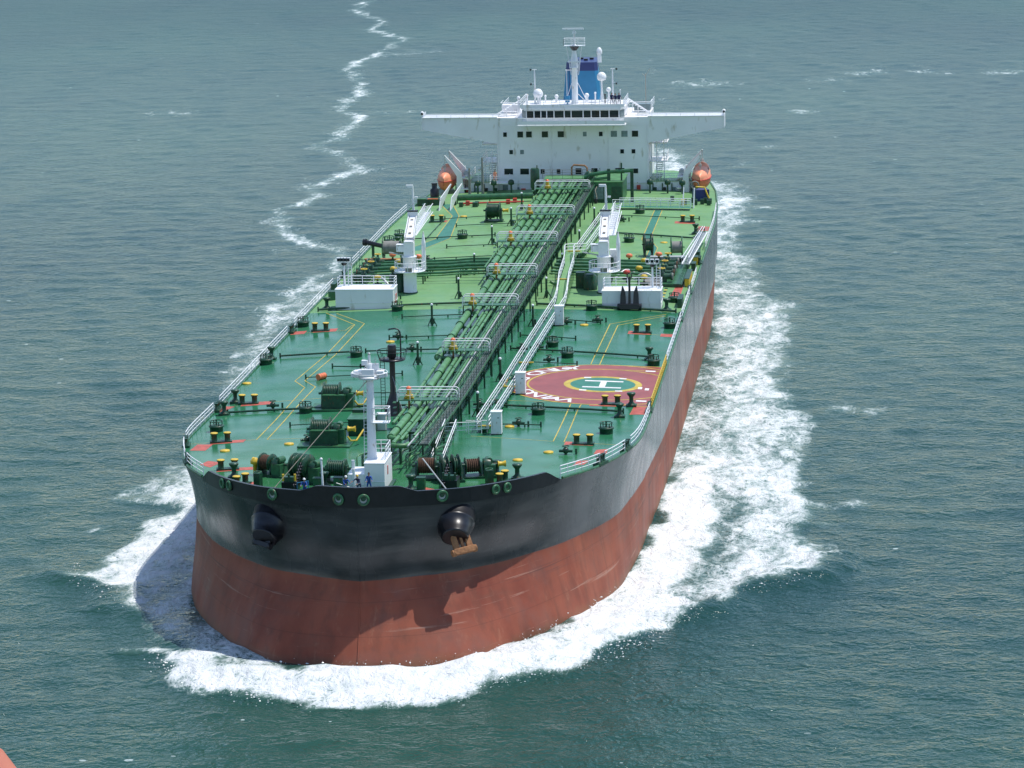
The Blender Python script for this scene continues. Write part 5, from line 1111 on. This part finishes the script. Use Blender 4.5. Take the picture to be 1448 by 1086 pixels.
# radar mast
mb = MB(); mb.lathe((.15, 193, wz1), [(.55, 0), (.42, .6), (.40, 4.8), (.55, 5.2), (.5, 6.0), (.3, 7.0), (.28, 8.2)], 'white', 20)
rm = mb.build('radar_mast', T)
m = MB(); m.box((.2, 192.9, 31.55), (2.9, 1.2, .08), 'white'); m.cyl((.2, 192.9, 30.9), (.2, 192.9, 31.5), .3, 'black', r1=.75, n=14)
rail([(-1.2, 192.3, 31.6), (1.6, 192.3, 31.6), (1.6, 193.5, 31.6), (-1.2, 193.5, 31.6), (-1.2, 192.3, 31.6)], .95, 'white', .9, .035, .025).build('platform_rail', rm)
m.build('mast_platform', rm)
m = MB(); m.cyl((.2, 192.8, 31.5), (.2, 192.8, 33.35), .16, 'white', n=10, r1=.12); m.box((.05, 192.75, 33.85), (2.9, .3, .24), 'white'); m.cyl((.2, 192.8, 33.2), (.2, 192.8, 33.8), .14, 'white'); m.box((.2, 192.8, 33.3), (.5, .4, .3), 'white'); m.build('radar_scanner', rm)
m = MB(); m.box((.1, 192.4, 28.6), (1.1, .9, .08), 'white'); m.cyl((.1, 192.3, 28.6), (.1, 192.3, 29.3), .12, 'white'); m.box((.1, 192.2, 29.4), (1.5, .2, .18), 'white'); m.cyl((.7, 193, 27.5), (1.1, 193, 30.5), .05, 'white', n=5); m.cyl((-.3, 193, 27.5), (-.9, 193, 31.4), .05, 'white', n=5); m.cyl((.5, 193, 27.5), (1.2, 193, 31.4), .05, 'white', n=5); m.build('lower_scanner', rm)
m = MB(); m.tube([(.5, 193, wz1+3), (1.8, 194, wz1)], .04, 'white', 5); m.tube([(.5, 193, wz1+1.4), (2.2, 192, wz1)], .04, 'white', 5); m.tube([(-.2, 193, wz1+3), (-1.3, 194, wz1)], .04, 'white', 5); m.box((-.8, 192, wz1+.75), (.6, .5, .9), 'blue'); m.cyl((-.8, 192, wz1), (-.8, 192, wz1+.4), .12, 'blue', n=8)
m.build('mast_brace', rm)
def dome(x, y, z, r, h, sz=1.1, stem=.12):
    m = MB(); m.cyl((x, y, z), (x, y, z+h), stem, 'white', n=8); m.lathe((x, y, z+h), [(r*.55, -.05), (r*.8, .0), (r*.97, r*.35)]+[(max(.01, r*math.cos(a)), r*.6+r*sz*math.sin(a)) for a in np.linspace(0, PI/2, 7)], 'white', 20); m.cyl((x-.3, y, z), (x, y, z+h*.7), .04, 'white', n=5); m.cyl((x+.3, y, z), (x, y, z+h*.7), .04, 'white', n=5); m.build('satellite_dome', T)
dome(-5.0, 193.5, wz1, .68, .9); dome(3.7, 195, wz1, .66, 3.0); dome(4.6, 195.5, wz1, .33, 1.4); dome(2.6, 204.5, 28, .42, 1.1, 1.8, .3); dome(-7.9, 195, 22.1, .25, 1.9)
for x, z1_ in ((-5.5, 28.2), (5.3, 28.2)):
    s = -1 if x < 0 else 1; m = MB(); m.cyl((x, 194, wz1), (x, 194, z1_), .12, 'white', r1=.08, n=8); m.cyl((x-.3, 194, z1_), (x+.3, 194, z1_), .05, 'white', n=5); m.cyl((x+s*.55, 194, z1_+.1), (x+s*.55, 194, z1_-.15), .12, 'black', n=8); m.cyl((x+s*.5, 194, z1_-1.9), (x+s*.5, 194, z1_-2.15), .12, 'black', n=8); m.cyl((x, 194, z1_-1.9), (x+s*.5, 194, z1_-1.9), .03, 'white', n=4); m.build('signal_mast', T)
m = MB(); m.cyl((9.7, 196, 22), (9.7, 196, 27.3), .045, 'beige', n=5); m.cyl((9.7, 196, 26.9), (10.3, 196, 28), .03, 'beige', n=4); m.cyl((9.7, 196, 26.9), (9.2, 196, 27.3), .03, 'beige', n=4); m.build('whip_antenna', T)
# clutter on the monkey island and either side of it
for x, y, w_, h_, mt in ((-6.4, 192, .4, 1.3, 'white'), (-4.1, 194.5, .3, .9, 'white'), (-4.6, 192.4, .25, 1.4, 'white'), (3.0, 192.5, .3, 1.5, 'white'), (4.3, 193, .25, 1.2, 'black'), (-2.6, 195, .5, .8, 'white'), (1.6, 195, .6, .9, 'white'), (6.6, 190.5, .2, 2.1, 'white')):
    m = MB(); m.cyl((x, y, wz1), (x, y, wz1+h_), w_*.35, mt, n=8); m.sphere((x, y, wz1+h_), w_*.55, mt, 10); m.build('vent_cowl', T)
for s in (-1, 1):
    m = MB()
    for k in range(4): xx = s*(8.0+k*.75); m.tube([(xx, SY+4, 22.1), (xx, SY+4, 23.4-.35*k)], .05, 'white', 5)
    m.tube([(s*7.4, SY+3.5, 24.1), (s*10.6, SY+1.5, 22.3)], .09, 'white', 6); m.tube([(s*7.4, SY+4.3, 24.1), (s*10.6, SY+2.3, 22.3)], .05, 'white', 6); m.tube([(s*7.6, SY+5, 23.5), (s*10.4, SY+5, 23.5), (s*10.4, SY+8, 23.5)], .04, 'white', 5)
    for k in range(8): t = k/8; m.box((s*(7.5+t*3), SY+3-1.3*t, 24.0-1.75*t), (.35, .7, .05), 'white')
    m.box((s*9.2, SY+6, 22.7), (2.2, 1.4, .9), 'offwhite' if s < 0 else 'curtain'); m.build('bridge_stairs', T)
    rail([(s*7.3, SY+7, 22.1), (s*10.3, SY+7, 22.1), (s*10.3, SY+14, 22.1)], 1.1, 'white', 1.3, .035, .025).build('upper_deck_rail', T)
# poop front either side of the tower, decks and stairs
for s, x1 in ((1, 17.6), (-1, -14.4)):
    m = MB(); m.box(((s*10.4+x1)/2, SY+3.5, (D+13.2)/2), (abs(x1-s*10.4), 8, 13.2-D), 'offwhite'); m.box(((s*10.4+x1)/2, SY+3.5, 13.24), (abs(x1-s*10.4)+.2, 8.2, .08), 'pipe'); ph = m.build('poop_house', T)
    rail([(s*10.5, SY-.4, 13.28), (x1, SY-.4, 13.28), (x1, SY+7, 13.28)], 1.0, 'offwhite', 1.4, .035, .025).build('poop_rail', ph)
    for k in range(5):
        xx = s*(11+k*1.3); m = MB(); m.box((xx, SY-.6, D+.6), (.14, .14, 1.3), 'dgreen'); m.box((xx+.3, SY-.62, D+.4), (.4, .3, .6), ('dgreen', 'black', 'curtain', 'red', 'dgreen')[k]); m.build('wall_fitting', ph)
    for z in (15.6, 18.1, 20.2):
        m = MB(); m.box((s*11.6, SY+4.5, z), (2.4, 5, .1), 'offwhite'); m.build('side_platform', T)
        rail([(s*10.6, SY+2, z+.05), (s*12.7, SY+2, z+.05), (s*12.7, SY+7, z+.05)], 1.0, 'white', 1.2, .035, .025).build('side_rail', T)
    m = MB()
    for dx in (.2, .9, 1.9): m.cyl((s*(10.5+dx), SY+1.9, 13.2), (s*(10.5+dx), SY+1.9, 20.4 if s > 0 else 16.8), .07, 'white', n=6)
    m.build('side_pillar', T)
    m = MB()
    for k in range(10): t = k/10; m.box((s*11.6, SY+3+4*t, 13.4+2.2*t), (.8, .3, .05), 'galv')
    m.tube([(s*11.2, SY+3, 14.3), (s*11.2, SY+7, 16.5)], .04, 'white', 5); m.tube([(s*12, SY+3, 14.3), (s*12, SY+7, 16.5)], .04, 'white', 5); m.build('side_stairs', T)
m = MB(); m.box((-9.95, 188.2, 13.35), (2.6, 2.4, .1), 'white'); m.build('balcony', sup)
rail([(-11.2, 189.6, 13.4), (-11.2, 187.1, 13.4), (-8.7, 187.1, 13.4), (-8.7, 189.6, 13.4)], .95, 'white', .9, .03, .02).build('balcony_rail', sup)
# stern mooring deck and after rail
# ---------------- forward of the tower: pump-room house, goalposts, tank, vapour pipes
m = MB(); m.box((5.3, 181, D+1.65), (5.0, 7.5, 3.0), 'mgreen'); m.box((5.3, 181, D+3.2), (5.3, 7.8, .12), 'pipe'); m.box((4.6, 177.2, D+1.7), (1.9, .08, 2.1), 'dgreen'); m.box((4.6, 177.15, D+1.7), (1.3, .08, 1.6), 'curtain'); m.box((7.0, 177.2, D+1.4), (1.3, .1, 2.2), 'dgreen'); pr = m.build('pump_room_house', T)
m = MB(); m.smooth_tube([(4.4, 177, D+2.6), (4.2, 176.6, D+2.2), (4.4, 176.3, D+1.4), (4.5, 176.2, D+.6)], .05, 'beige', 5); m.lathe((4.3, 176.2, D+.5), [(.2, 0), (.25, .3), (.18, .6)], 'black', 10); m.build('breathing_hose', pr)
m = MB(); m.box((-.6, 184.5, D+1.5), (5.0, 3.5, 2.6), 'mgreen'); m.box((-.6, 184.5, D+2.85), (5.4, 3.8, .12), 'pipe'); m.build('pump_room_house', T)
m = MB()
for x in (5.9, 9.0): m.box((x, 178.3, D+2.5), (.42, .42, 4.6), 'dgreen')
m.smooth_tube([(2.6, 178.6, D+3.6), (3.4, 178.5, D+4.0), (5.9, 178.3, D+4.4), (9.2, 178.3, D+4.6)], .26, 'mgreen', 8); m.smooth_tube([(3.0, 178.6, D+3.3), (5.9, 178.4, D+3.6)], .18, 'pipe', 8); m.cyl((7.6, 178.3, D+2.6), (7.6, 178.3, D+5.6), .12, 'dgreen', n=6)
m.lathe((3.2, 179, D+3.3), [(.6, 0), (.75, .3), (.6, .8), (.3, 1.1)], 'dgreen', 14); m.build('provision_gantry', T)
m = MB(); m.lathe((-4.7, 184.5, D), [(.45, 0), (.45, 1.2), (.62, 1.5), (.62, 3.9), (.5, 4.1)], 'dgreen', 16); m.cyl((-4.4, 184.5, D+4), (-4.4, 184.5, D+4.5), .08, 'dgreen'); m.cyl((-4.1, 184.5, D+2), (-3.2, 184.5, D+2.3), .15, 'dgreen'); m.build('vertical_tank', T)
m = MB(); m.smooth_tube([(.2, 186, D+2), (.2, 186, D+4.0), (.5, 186, D+4.3), (2.0, 186, D+4.2), (2.3, 186, D+3.9), (2.3, 186, D+2.6)], .12, 'rust', 8); m.build('pipe_bend', T)
rail([(-3.4, 182, D+3.0), (3.4, 182, D+3.0)], 1.2, 'greyplate', 1.5, .035, .025).build('rack_end_rail', T)
for x in (-8.2, -10.6, -12.8, 10.8, 13.2, 15.2): m = MB(); m.cyl(G(x, 186.5), G(x, 186.5, 1.9), .12, 'dgreen', n=8); m.lathe(G(x, 186.5, 1.2), [(.25, 0), (.42, .1), (.42, .5), (.2, .7)], 'dgreen', 12); m.build('mushroom_vent', T)
for x, h_ in ((-12.2, 5.0), (-14.0, 3.6)):
    m = MB(); m.cyl(G(x, 187), G(x, 187, h_), .2, 'greyplate', r1=.12, n=8); m.cyl(G(x-.2, 187, h_*.7), G(x+1.1, 187, h_*.8), .05, 'galv', n=5); m.sphere(G(x-.4, 187, h_*.68), .22, 'galv', 8); m.build('lamp_post', T)
# white cross rail with gangway hoops at the break of the poop, starboard of centre
wr = rail([G(x, 170+.08*x, .35) for x in np.linspace(7.0, 17.2, 8)], 1.0, 'white', 1.4, .05, .035); wr.build('white_handrail', T)
wr = rail([G(x, 171.6+.08*x, .35) for x in np.linspace(7.8, 17.2, 8)], 1.0, 'white', 1.4, .05, .035); wr.build('white_handrail', T)
m = MB(); m.add([G(7.0, 170.7, .35), G(17.2, 171.4, .35), G(17.2, 172.9, .35), G(7.0, 172.2, .35)], [(0, 1, 2, 3)], 'teal'); m.build('cross_walkway', T)
for x in (16.0, 17.4): m = MB(); m.ext([G(x, 173.4), G(x, 174.8), G(x+.1, 174.5, 2.6), G(x+.1, 174.2, 2.6)], (.12, 0, 0), 'white'); m.build('gangway_post', T)
for x in (-16.3, -14.8):
    m = MB(); m.ext([G(x, 172.0), G(x, 174.0), G(x+.6, 180.5, 2.4), G(x+.6, 179.9, 2.5), G(x+.1, 173.0, 1.6)], (.1, 0, 0), 'white'); m.build('gangway_post', T)
m = MB(); m.box((-18.3, 178.5, D+.5), (3.2, 2.4, .9), 'dgreen'); m.box((-17.8, 177.4, D+1.0), (1.4, .3, .12), 'orange'); m.box((-19.3, 177.4, D+1.0), (1.2, .3, .12), 'pipe'); m.lathe((-17.9, 180, D+.9), [(.6, 0), (.6, 1.0), (.35, 1.2), (.4, 1.9)], 'black', 12); m.build('aft_locker', T)
m = MB(); m.box((18.0, 181, D+.9), (1.9, 2.0, 1.5), 'navy', .3); m.smooth_tube([(17.4, 179.9, D+2.1), (18.6, 179.9, D+2.0), (19.0, 179.9, D+.9), (19.3, 179.9, D+.3)], .12, 'yellow', 7); m.torus((17.3, 180, D+2.3), .5, .1, 'greyplate', axis=(0, 1, 0), n=16); m.build('aft_locker', T)
for k in range(10):
    x, y = rng.uniform(13.5, 19.5), rng.uniform(176, 180); m = MB(); m.box(G(x, y, .35), (.5, .5, .7), ('dgreen', 'mgreen', 'yellow')[k % 3] if k % 5 == 0 else 'dgreen'); m.build('deck_fitting', T)
for k in range(12):
    x, y = rng.uniform(-19, -6), rng.uniform(174, 178); m = MB(); m.box(G(x, y, .3), (.5, .6, .6), 'dgreen' if k % 4 else 'red'); m.build('deck_fitting', T)

# ================================================================ lifeboats in their davits
def lifeboat(s, label):
    X, Y, Z = s*17.55, 191.0, 13.65
    t = thing('lifeboat', label, 'lifeboat', (X, Y, Z), 0, 'enclosed lifeboats hung beside the superstructure'); t.scale = (1.25, 1.15, 1.25)
    Ls, n = 3.6, 20
    def sec(u):  # u -1..1 along y
        k = (1-abs(u)**2.6)**.75; return max(.02, 1.02*k), k
    m = MB(); vs = []; st = 22
    for i in range(st+1):
        u = -1+2*i/st; w_, k = sec(u); y = u*Ls; kz = -1.25*(.45+.55*k); 
        for j in range(11):
            a = PI+PI*j/10; vs.append((w_*math.cos(a), y, -.05+(kz)*abs(math.sin(a))**.8*1.0))
    m.add(vs, [(i*11+j, i*11+j+1, (i+1)*11+j+1, (i+1)*11+j) for i in range(st) for j in range(10)], 'orange', True); m.build('boat_hull', t)
    m = MB(); vs = []
    for i in range(st+1):
        u = -1+2*i/st; w_, k = sec(u); y = u*Ls; top = 1.15*(.35+.65*k)+(.35 if .25 < u < .62 else 0)
        for j in range(11): a = PI*j/10; vs.append((w_*.98*math.cos(a), y, -.02+top*math.sin(a)**.75))
    m.add(vs, [(i*11+j, i*11+j+1, (i+1)*11+j+1, (i+1)*11+j) for i in range(st) for j in range(10)], 'boatorange', True); m.build('canopy', t)
    m = MB()
    for i in range(st): 
        for q in (-1, 1): a, b = -1+2*i/st, -1+2*(i+1)/st; m.cyl((q*sec(a)[0]*1.01, a*Ls, -.03), (q*sec(b)[0]*1.01, b*Ls, -.03), .06, 'red', n=5)
    m.build('rubbing_strake', t)
    m = MB(); m.box((0, -2.75, .55), (.5, .12, .42), 'glass', 0); m.box((.75, .3, .72), (.2, 1.0, .28), 'glass'); m.box((-.75, .3, .72), (.2, 1.0, .28), 'glass'); m.build('window', t)
    m = MB()
    for yy in (-2.3, 2.3): m.cyl((0, yy, .6), (0, yy, 1.5), .06, 'galv', n=6); m.torus((0, yy, 1.5), .15, .04, 'galv', axis=(0, 1, 0), n=10)
    m.build('lifting_hook', t)
    # davit frame (fixed to the ship)
    m = MB()
    for yy in (-2.4, 2.4):
        y = Y+yy; xi = X-s*1.75
        m.ext([(xi+s*.2, y-.15, D+.1), (xi-s*.9, y-.15, D+.1), (xi-s*.5, y-.15, 14.7), (X-s*.0, y-.15, 17.1), (X+s*.12, y-.15, 16.95), (xi+s*.15, y-.15, 14.2)], (0, .3, 0), 'offwhite')
        m.cyl((X, y, 16.9), (X, y, 15.2), .05, 'galv', n=5); m.cyl((X+s*.0, y-.2, 16.9), (X, y+.2, 16.9), .14, 'galv', n=8)
    m.box((X-s*2.7, Y, 13.9), (.9, 5.0, .12), 'offwhite'); m.box((X-s*2.7, Y, 12.4), (1.0, 5.4, .12), 'offwhite')
    m.box((X-s*2.9, Y-.5, 12.9), (.8, 1.2, .8), 'beige'); m.cyl((X-s*2.7, Y-.9, 14.4), (X-s*2.7, Y+.5, 14.4), .35, 'galv', n=12)
    m.build('lifeboat_davit', T)
    rail([(X-s*2.2, Y-2.6, 13.95), (X-s*2.2, Y+2.6, 13.95)], 1.0, 'white', 1.3, .03, .02).build('davit_rail', T)
lifeboat(-1, 'enclosed orange lifeboat on the side of the ship facing the long zigzag foam line')
lifeboat(1, 'enclosed orange lifeboat hanging on the same side of the ship as the helicopter deck')
# orange barrel lying on the fore deck
mb = MB(); mb.cyl((-.5, 0, .3), (.5, 0, .3), .3, 'orange', n=16)
for k in (-.48, -.17, .17, .48): mb.torus((k, 0, .3), .3, .025, 'orange', axis=(1, 0, 0), n=18, k=5)
o = mb.build('drum', None, G(-13.0, 59.3), 1.0); tag(o, 'orange drum lying on its side beside a yellow walkway line', 'drum')
mb = MB(); mb.lathe((0, 0, 0), [(.35, 0), (.35, .5), (.28, .62)], 'orange', 14); o = mb.build('bucket', None, G(-8.9, 166)); tag(o, 'small orange bucket standing on the pale green aft deck near the walkway', 'bucket')

# ================================================================ people
def person(name, label, loc, rz, pose, cloth, hat, sc=1., group=None):
    t = bpy.data.objects.new(name, None)
    V = {}; E = []; R_ = {}
    lean = pose.get('lean', 0.); al = pose.get('al', (.1, .05)); ar = pose.get('ar', (.1, .05)); sq = pose.get('squat', 0.)
    def add(k, p, r, par=None):
        V[k] = len(V); pts.append(Vector(p)); rad.append(r)
        if par is not None: E.append((V[par], V[k]))
    pts, rad = [], []
    hipz = .92-.35*sq; hx, hy = 0, 0
    add('pel', (0, 0, hipz), .15); sh = Vector((0, -math.sin(lean)*.5, hipz+.5*math.cos(lean)))
    add('waist', (0, sh.y*.4, hipz+.2), .135, 'pel'); add('chest', (sh.x, sh.y*.85, sh.z-.07), .165, 'waist'); add('neck', (0, sh.y*1.05, sh.z+.06), .06, 'chest')
    for s, nme, an in ((-1, 'l', al), (1, 'r', ar)):
        add('sh'+nme, (s*.19, sh.y, sh.z-.02), .075, 'chest'); fo, ou = an
        el_ = Vector((s*(.22+.12*ou), sh.y-.28*math.sin(fo), sh.z-.02-.28*math.cos(fo))); add('el'+nme, el_, .055, 'sh'+nme)
        fw_ = fo+pose.get('bend', .5); wr_ = el_+Vector((-s*.04, -.26*math.sin(fw_), -.26*math.cos(fw_))); add('wr'+nme, wr_, .04, 'el'+nme)
        st = .11+.05*pose.get('stance', 1)
        add('hip'+nme, (s*.1, 0, hipz-.06), .1, 'pel'); add('kn'+nme, (s*st, -.28*sq-.02, (hipz)*.52), .07, 'hip'+nme); add('an'+nme, (s*st, .04+.1*sq, .09), .05, 'kn'+nme); add('to'+nme, (s*(st+.02), -.16+.1*sq, .04), .045, 'an'+nme)
    me = bpy.data.meshes.new('person_body'); me.from_pydata(pts, E, []); o = bpy.data.objects.new('clothing', me); COL.objects.link(o)
    md = o.modifiers.new('skin', 'SKIN'); sv = me.skin_vertices[0].data
    for i, r in enumerate(rad): sv[i].radius = (r, r*.8); sv[i].use_root = (i == 0)
    o.modifiers.new('sub', 'SUBSURF').levels = 1; me.materials.append(M[cloth])
    bpy.context.view_layer.update(); dg = bpy.context.evaluated_depsgraph_get(); m2 = bpy.data.meshes.new_from_object(o.evaluated_get(dg)); bpy.data.objects.remove(o)
    bm = bmesh.new(); bm.from_mesh(m2); m2.materials.clear()
    # one continuous body: clothing, head, face and hands joined in one mesh with several materials
    b = MB(); hc = Vector((0, sh.y*1.1-.02, sh.z+.22)); b.lathe(hc, [(.01, -.125), (.05, -.11), (.07, -.06), (.083, 0), (.08, .05), (.06, .1), (.01, .125)], 'skin', 14); b.cyl(hc-Vector((0, 0, .2)), hc-Vector((0, 0, .06)), .055, 'skin', n=8)
    b.ext([hc+Vector((-.015, -.078, .01)), hc+Vector((.015, -.078, .01)), hc+Vector((.02, -.075, -.035)), hc+Vector((-.02, -.075, -.035))], (0, -.03, 0), 'skin')
    for s in (-1, 1): b.sphere(hc+Vector((s*.03, -.077, .015)), .011, 'hair', 6); b.sphere(hc+Vector((s*.083, 0, -.01)), .02, 'skin', 6)
    b.box(hc+Vector((0, -.074, -.06)), (.045, .012, .01), 'red')
    for k in ('wrl', 'wrr'):
        w_ = pts[V[k]]; e_ = pts[V['el'+k[-1]]]; d = (w_-e_).normalized(); side = d.cross(Vector((0, 1, .2))).normalized(); nrm = d.cross(side)
        b.smooth_tube([w_-d*.02, w_+d*.05, w_+d*.1], [.03, .042, .036], 'skin', 8)
        for f in range(4): q = w_+d*.09+side*(.03-.02*f); b.smooth_tube([q, q+d*(.035+.006*(f in (1, 2)))+nrm*.006, q+d*(.06+.008*(f in (1, 2)))+nrm*.025], [.010, .009, .007], 'skin', 5)
        q = w_+d*.035+side*.035; b.smooth_tube([q, q+side*.025+d*.02, q+side*.035+d*.045], [.012, .011, .008], 'skin', 5)
    if hat == 'hair': b.lathe(hc+Vector((0, .012, .02)), [(.088, -.03), (.092, .03), (.07, .09), (.01, .125)], 'hair', 14)
    else: b.lathe(hc+Vector((0, -.005, .03)), [(.125, -.01), (.13, 0), (.105, .015), (.105, .06), (.08, .11), (.01, .135)], hat, 16)
    vo = [tuple(v.co) for v in bm.verts]; fo_ = [tuple(v.index for v in f.verts) for f in bm.faces]; b.add(vo, fo_, cloth, True); bm.free()
    for k in ('tol', 'tor'):
        p = pts[V[k]]; a = pts[V['an'+k[-1]]]; b.smooth_tube([a+Vector((0, .05, -.03)), a+Vector((0, 0, -.035)), p+Vector((0, -.03, 0))], [.05, .055, .045], 'black', 8)
    o = b.build(name, None, loc, rz); o.scale = (sc, sc, sc); tag(o, label, 'person', group); return o
BG = 'crew in blue coveralls at the bow'
def zdk(x, y): return dz(x, y)
person('person', 'lone person in blue coverall and white helmet at the bow bulwark by a blue frame', (-4.75, 2.75, zdk(-4.75, 2.75)), 0, dict(lean=.3, al=(.9, .3), ar=(.9, .3), bend=.7), 'cloth', 'helmet', 1.0, BG)
person('person', 'person in blue with white helmet, leftmost of three workers before the white mast house', (-1.4, 2.9, zdk(-1.4, 3)+.25), .5, dict(lean=.45, al=(.8, .2), ar=(1.0, .2), bend=.6, squat=.1), 'cloth', 'helmet', 1.0, BG)
person('person', 'worker with yellow helmet crouching in the middle of three before the white mast house', (-.3, 3.5, zdk(-.3, 3.5)+.25), -.4, dict(lean=.5, al=(1.1, .2), ar=(.7, .3), bend=.5, squat=.15), 'navycloth', 'yellow', 1.0, BG)
person('person', 'bareheaded person in blue coverall, rightmost of three workers before the white mast house', (.55, 3.3, zdk(.55, 3.3)+.35), .2, dict(lean=.15, al=(.5, .4), ar=(.6, .3), bend=.9), 'cloth', 'hair', 1.0, BG)
CG = 'crew on the open deck above the bridge'
person('person', 'person in dark clothes standing nearest the tall white dome post above the bridge windows', (6.0-.55, 190.4, wz1), .2, dict(al=(.2, .2), ar=(.3, .2)), 'navycloth', 'hair', 1.0, CG)
person('person', 'person in dark clothes in the middle of three at the rail above the bridge', (5.95, 190.1, wz1), -.3, dict(al=(.5, .2), ar=(.1, .2)), 'navycloth', 'hair', .97, CG)
person('person', 'person in dark clothes at the corner rail above the bridge, beside a short white post', (6.45, 190.2, wz1), .5, dict(al=(.1, .3), ar=(.7, .2)), 'navycloth', 'hair', 1.0, CG)
person('person', 'person in orange on the small white balcony at the front of the superstructure', (-10.6, 188.2, 13.4), .1, dict(al=(.3, .3), ar=(.2, .3)), 'boatorange', 'hair', .95)
mb = MB(); mb.tube([(-.3, -.1, 0), (-.3, -.1, 1.3), (.6, .2, 1.4), (.6, .2, 0)], .035, 'blue', 5); mb.tube([(-.3, -.1, .7), (.6, .2, .8)], .03, 'blue', 5); mb.build('platform_frame', T, G(-5.1, 2.9))
# low blue working platform rails behind the centre bulwark
mb = MB(); mb.box((-.4, 3.4, zdk(0, 3)+.14), (3.4, 1.5, .2), 'mgreen'); mb.tube([(-2.1, 2.7, zdk(0, 3)+1.3), (-.9, 2.75, zdk(0, 3)+.9), (.8, 2.75, zdk(0, 3)+.7)], .05, 'galv', 5); mb.tube([(-1.8, 2.8, zdk(0, 3)+.3), (-.1, 2.8, zdk(0, 3)+1.3)], .04, 'galv', 5); mb.build('bow_platform', T)
# ================================================================ rail of the bridge the view is taken from
mb = MB(); mb.smooth_tube([(41.729, -255.920, 75.395), (41.738, -255.948, 75.401), (41.932, -256.516, 75.530), (42.565, -258.366, 75.948)], [.02, .045, .05, .05], 'bridge', 16)
o = mb.build('bridge_handrail', None); tag(o, 'blurred orange painted steel rail end poking into the bottom corner above open water', 'railing')
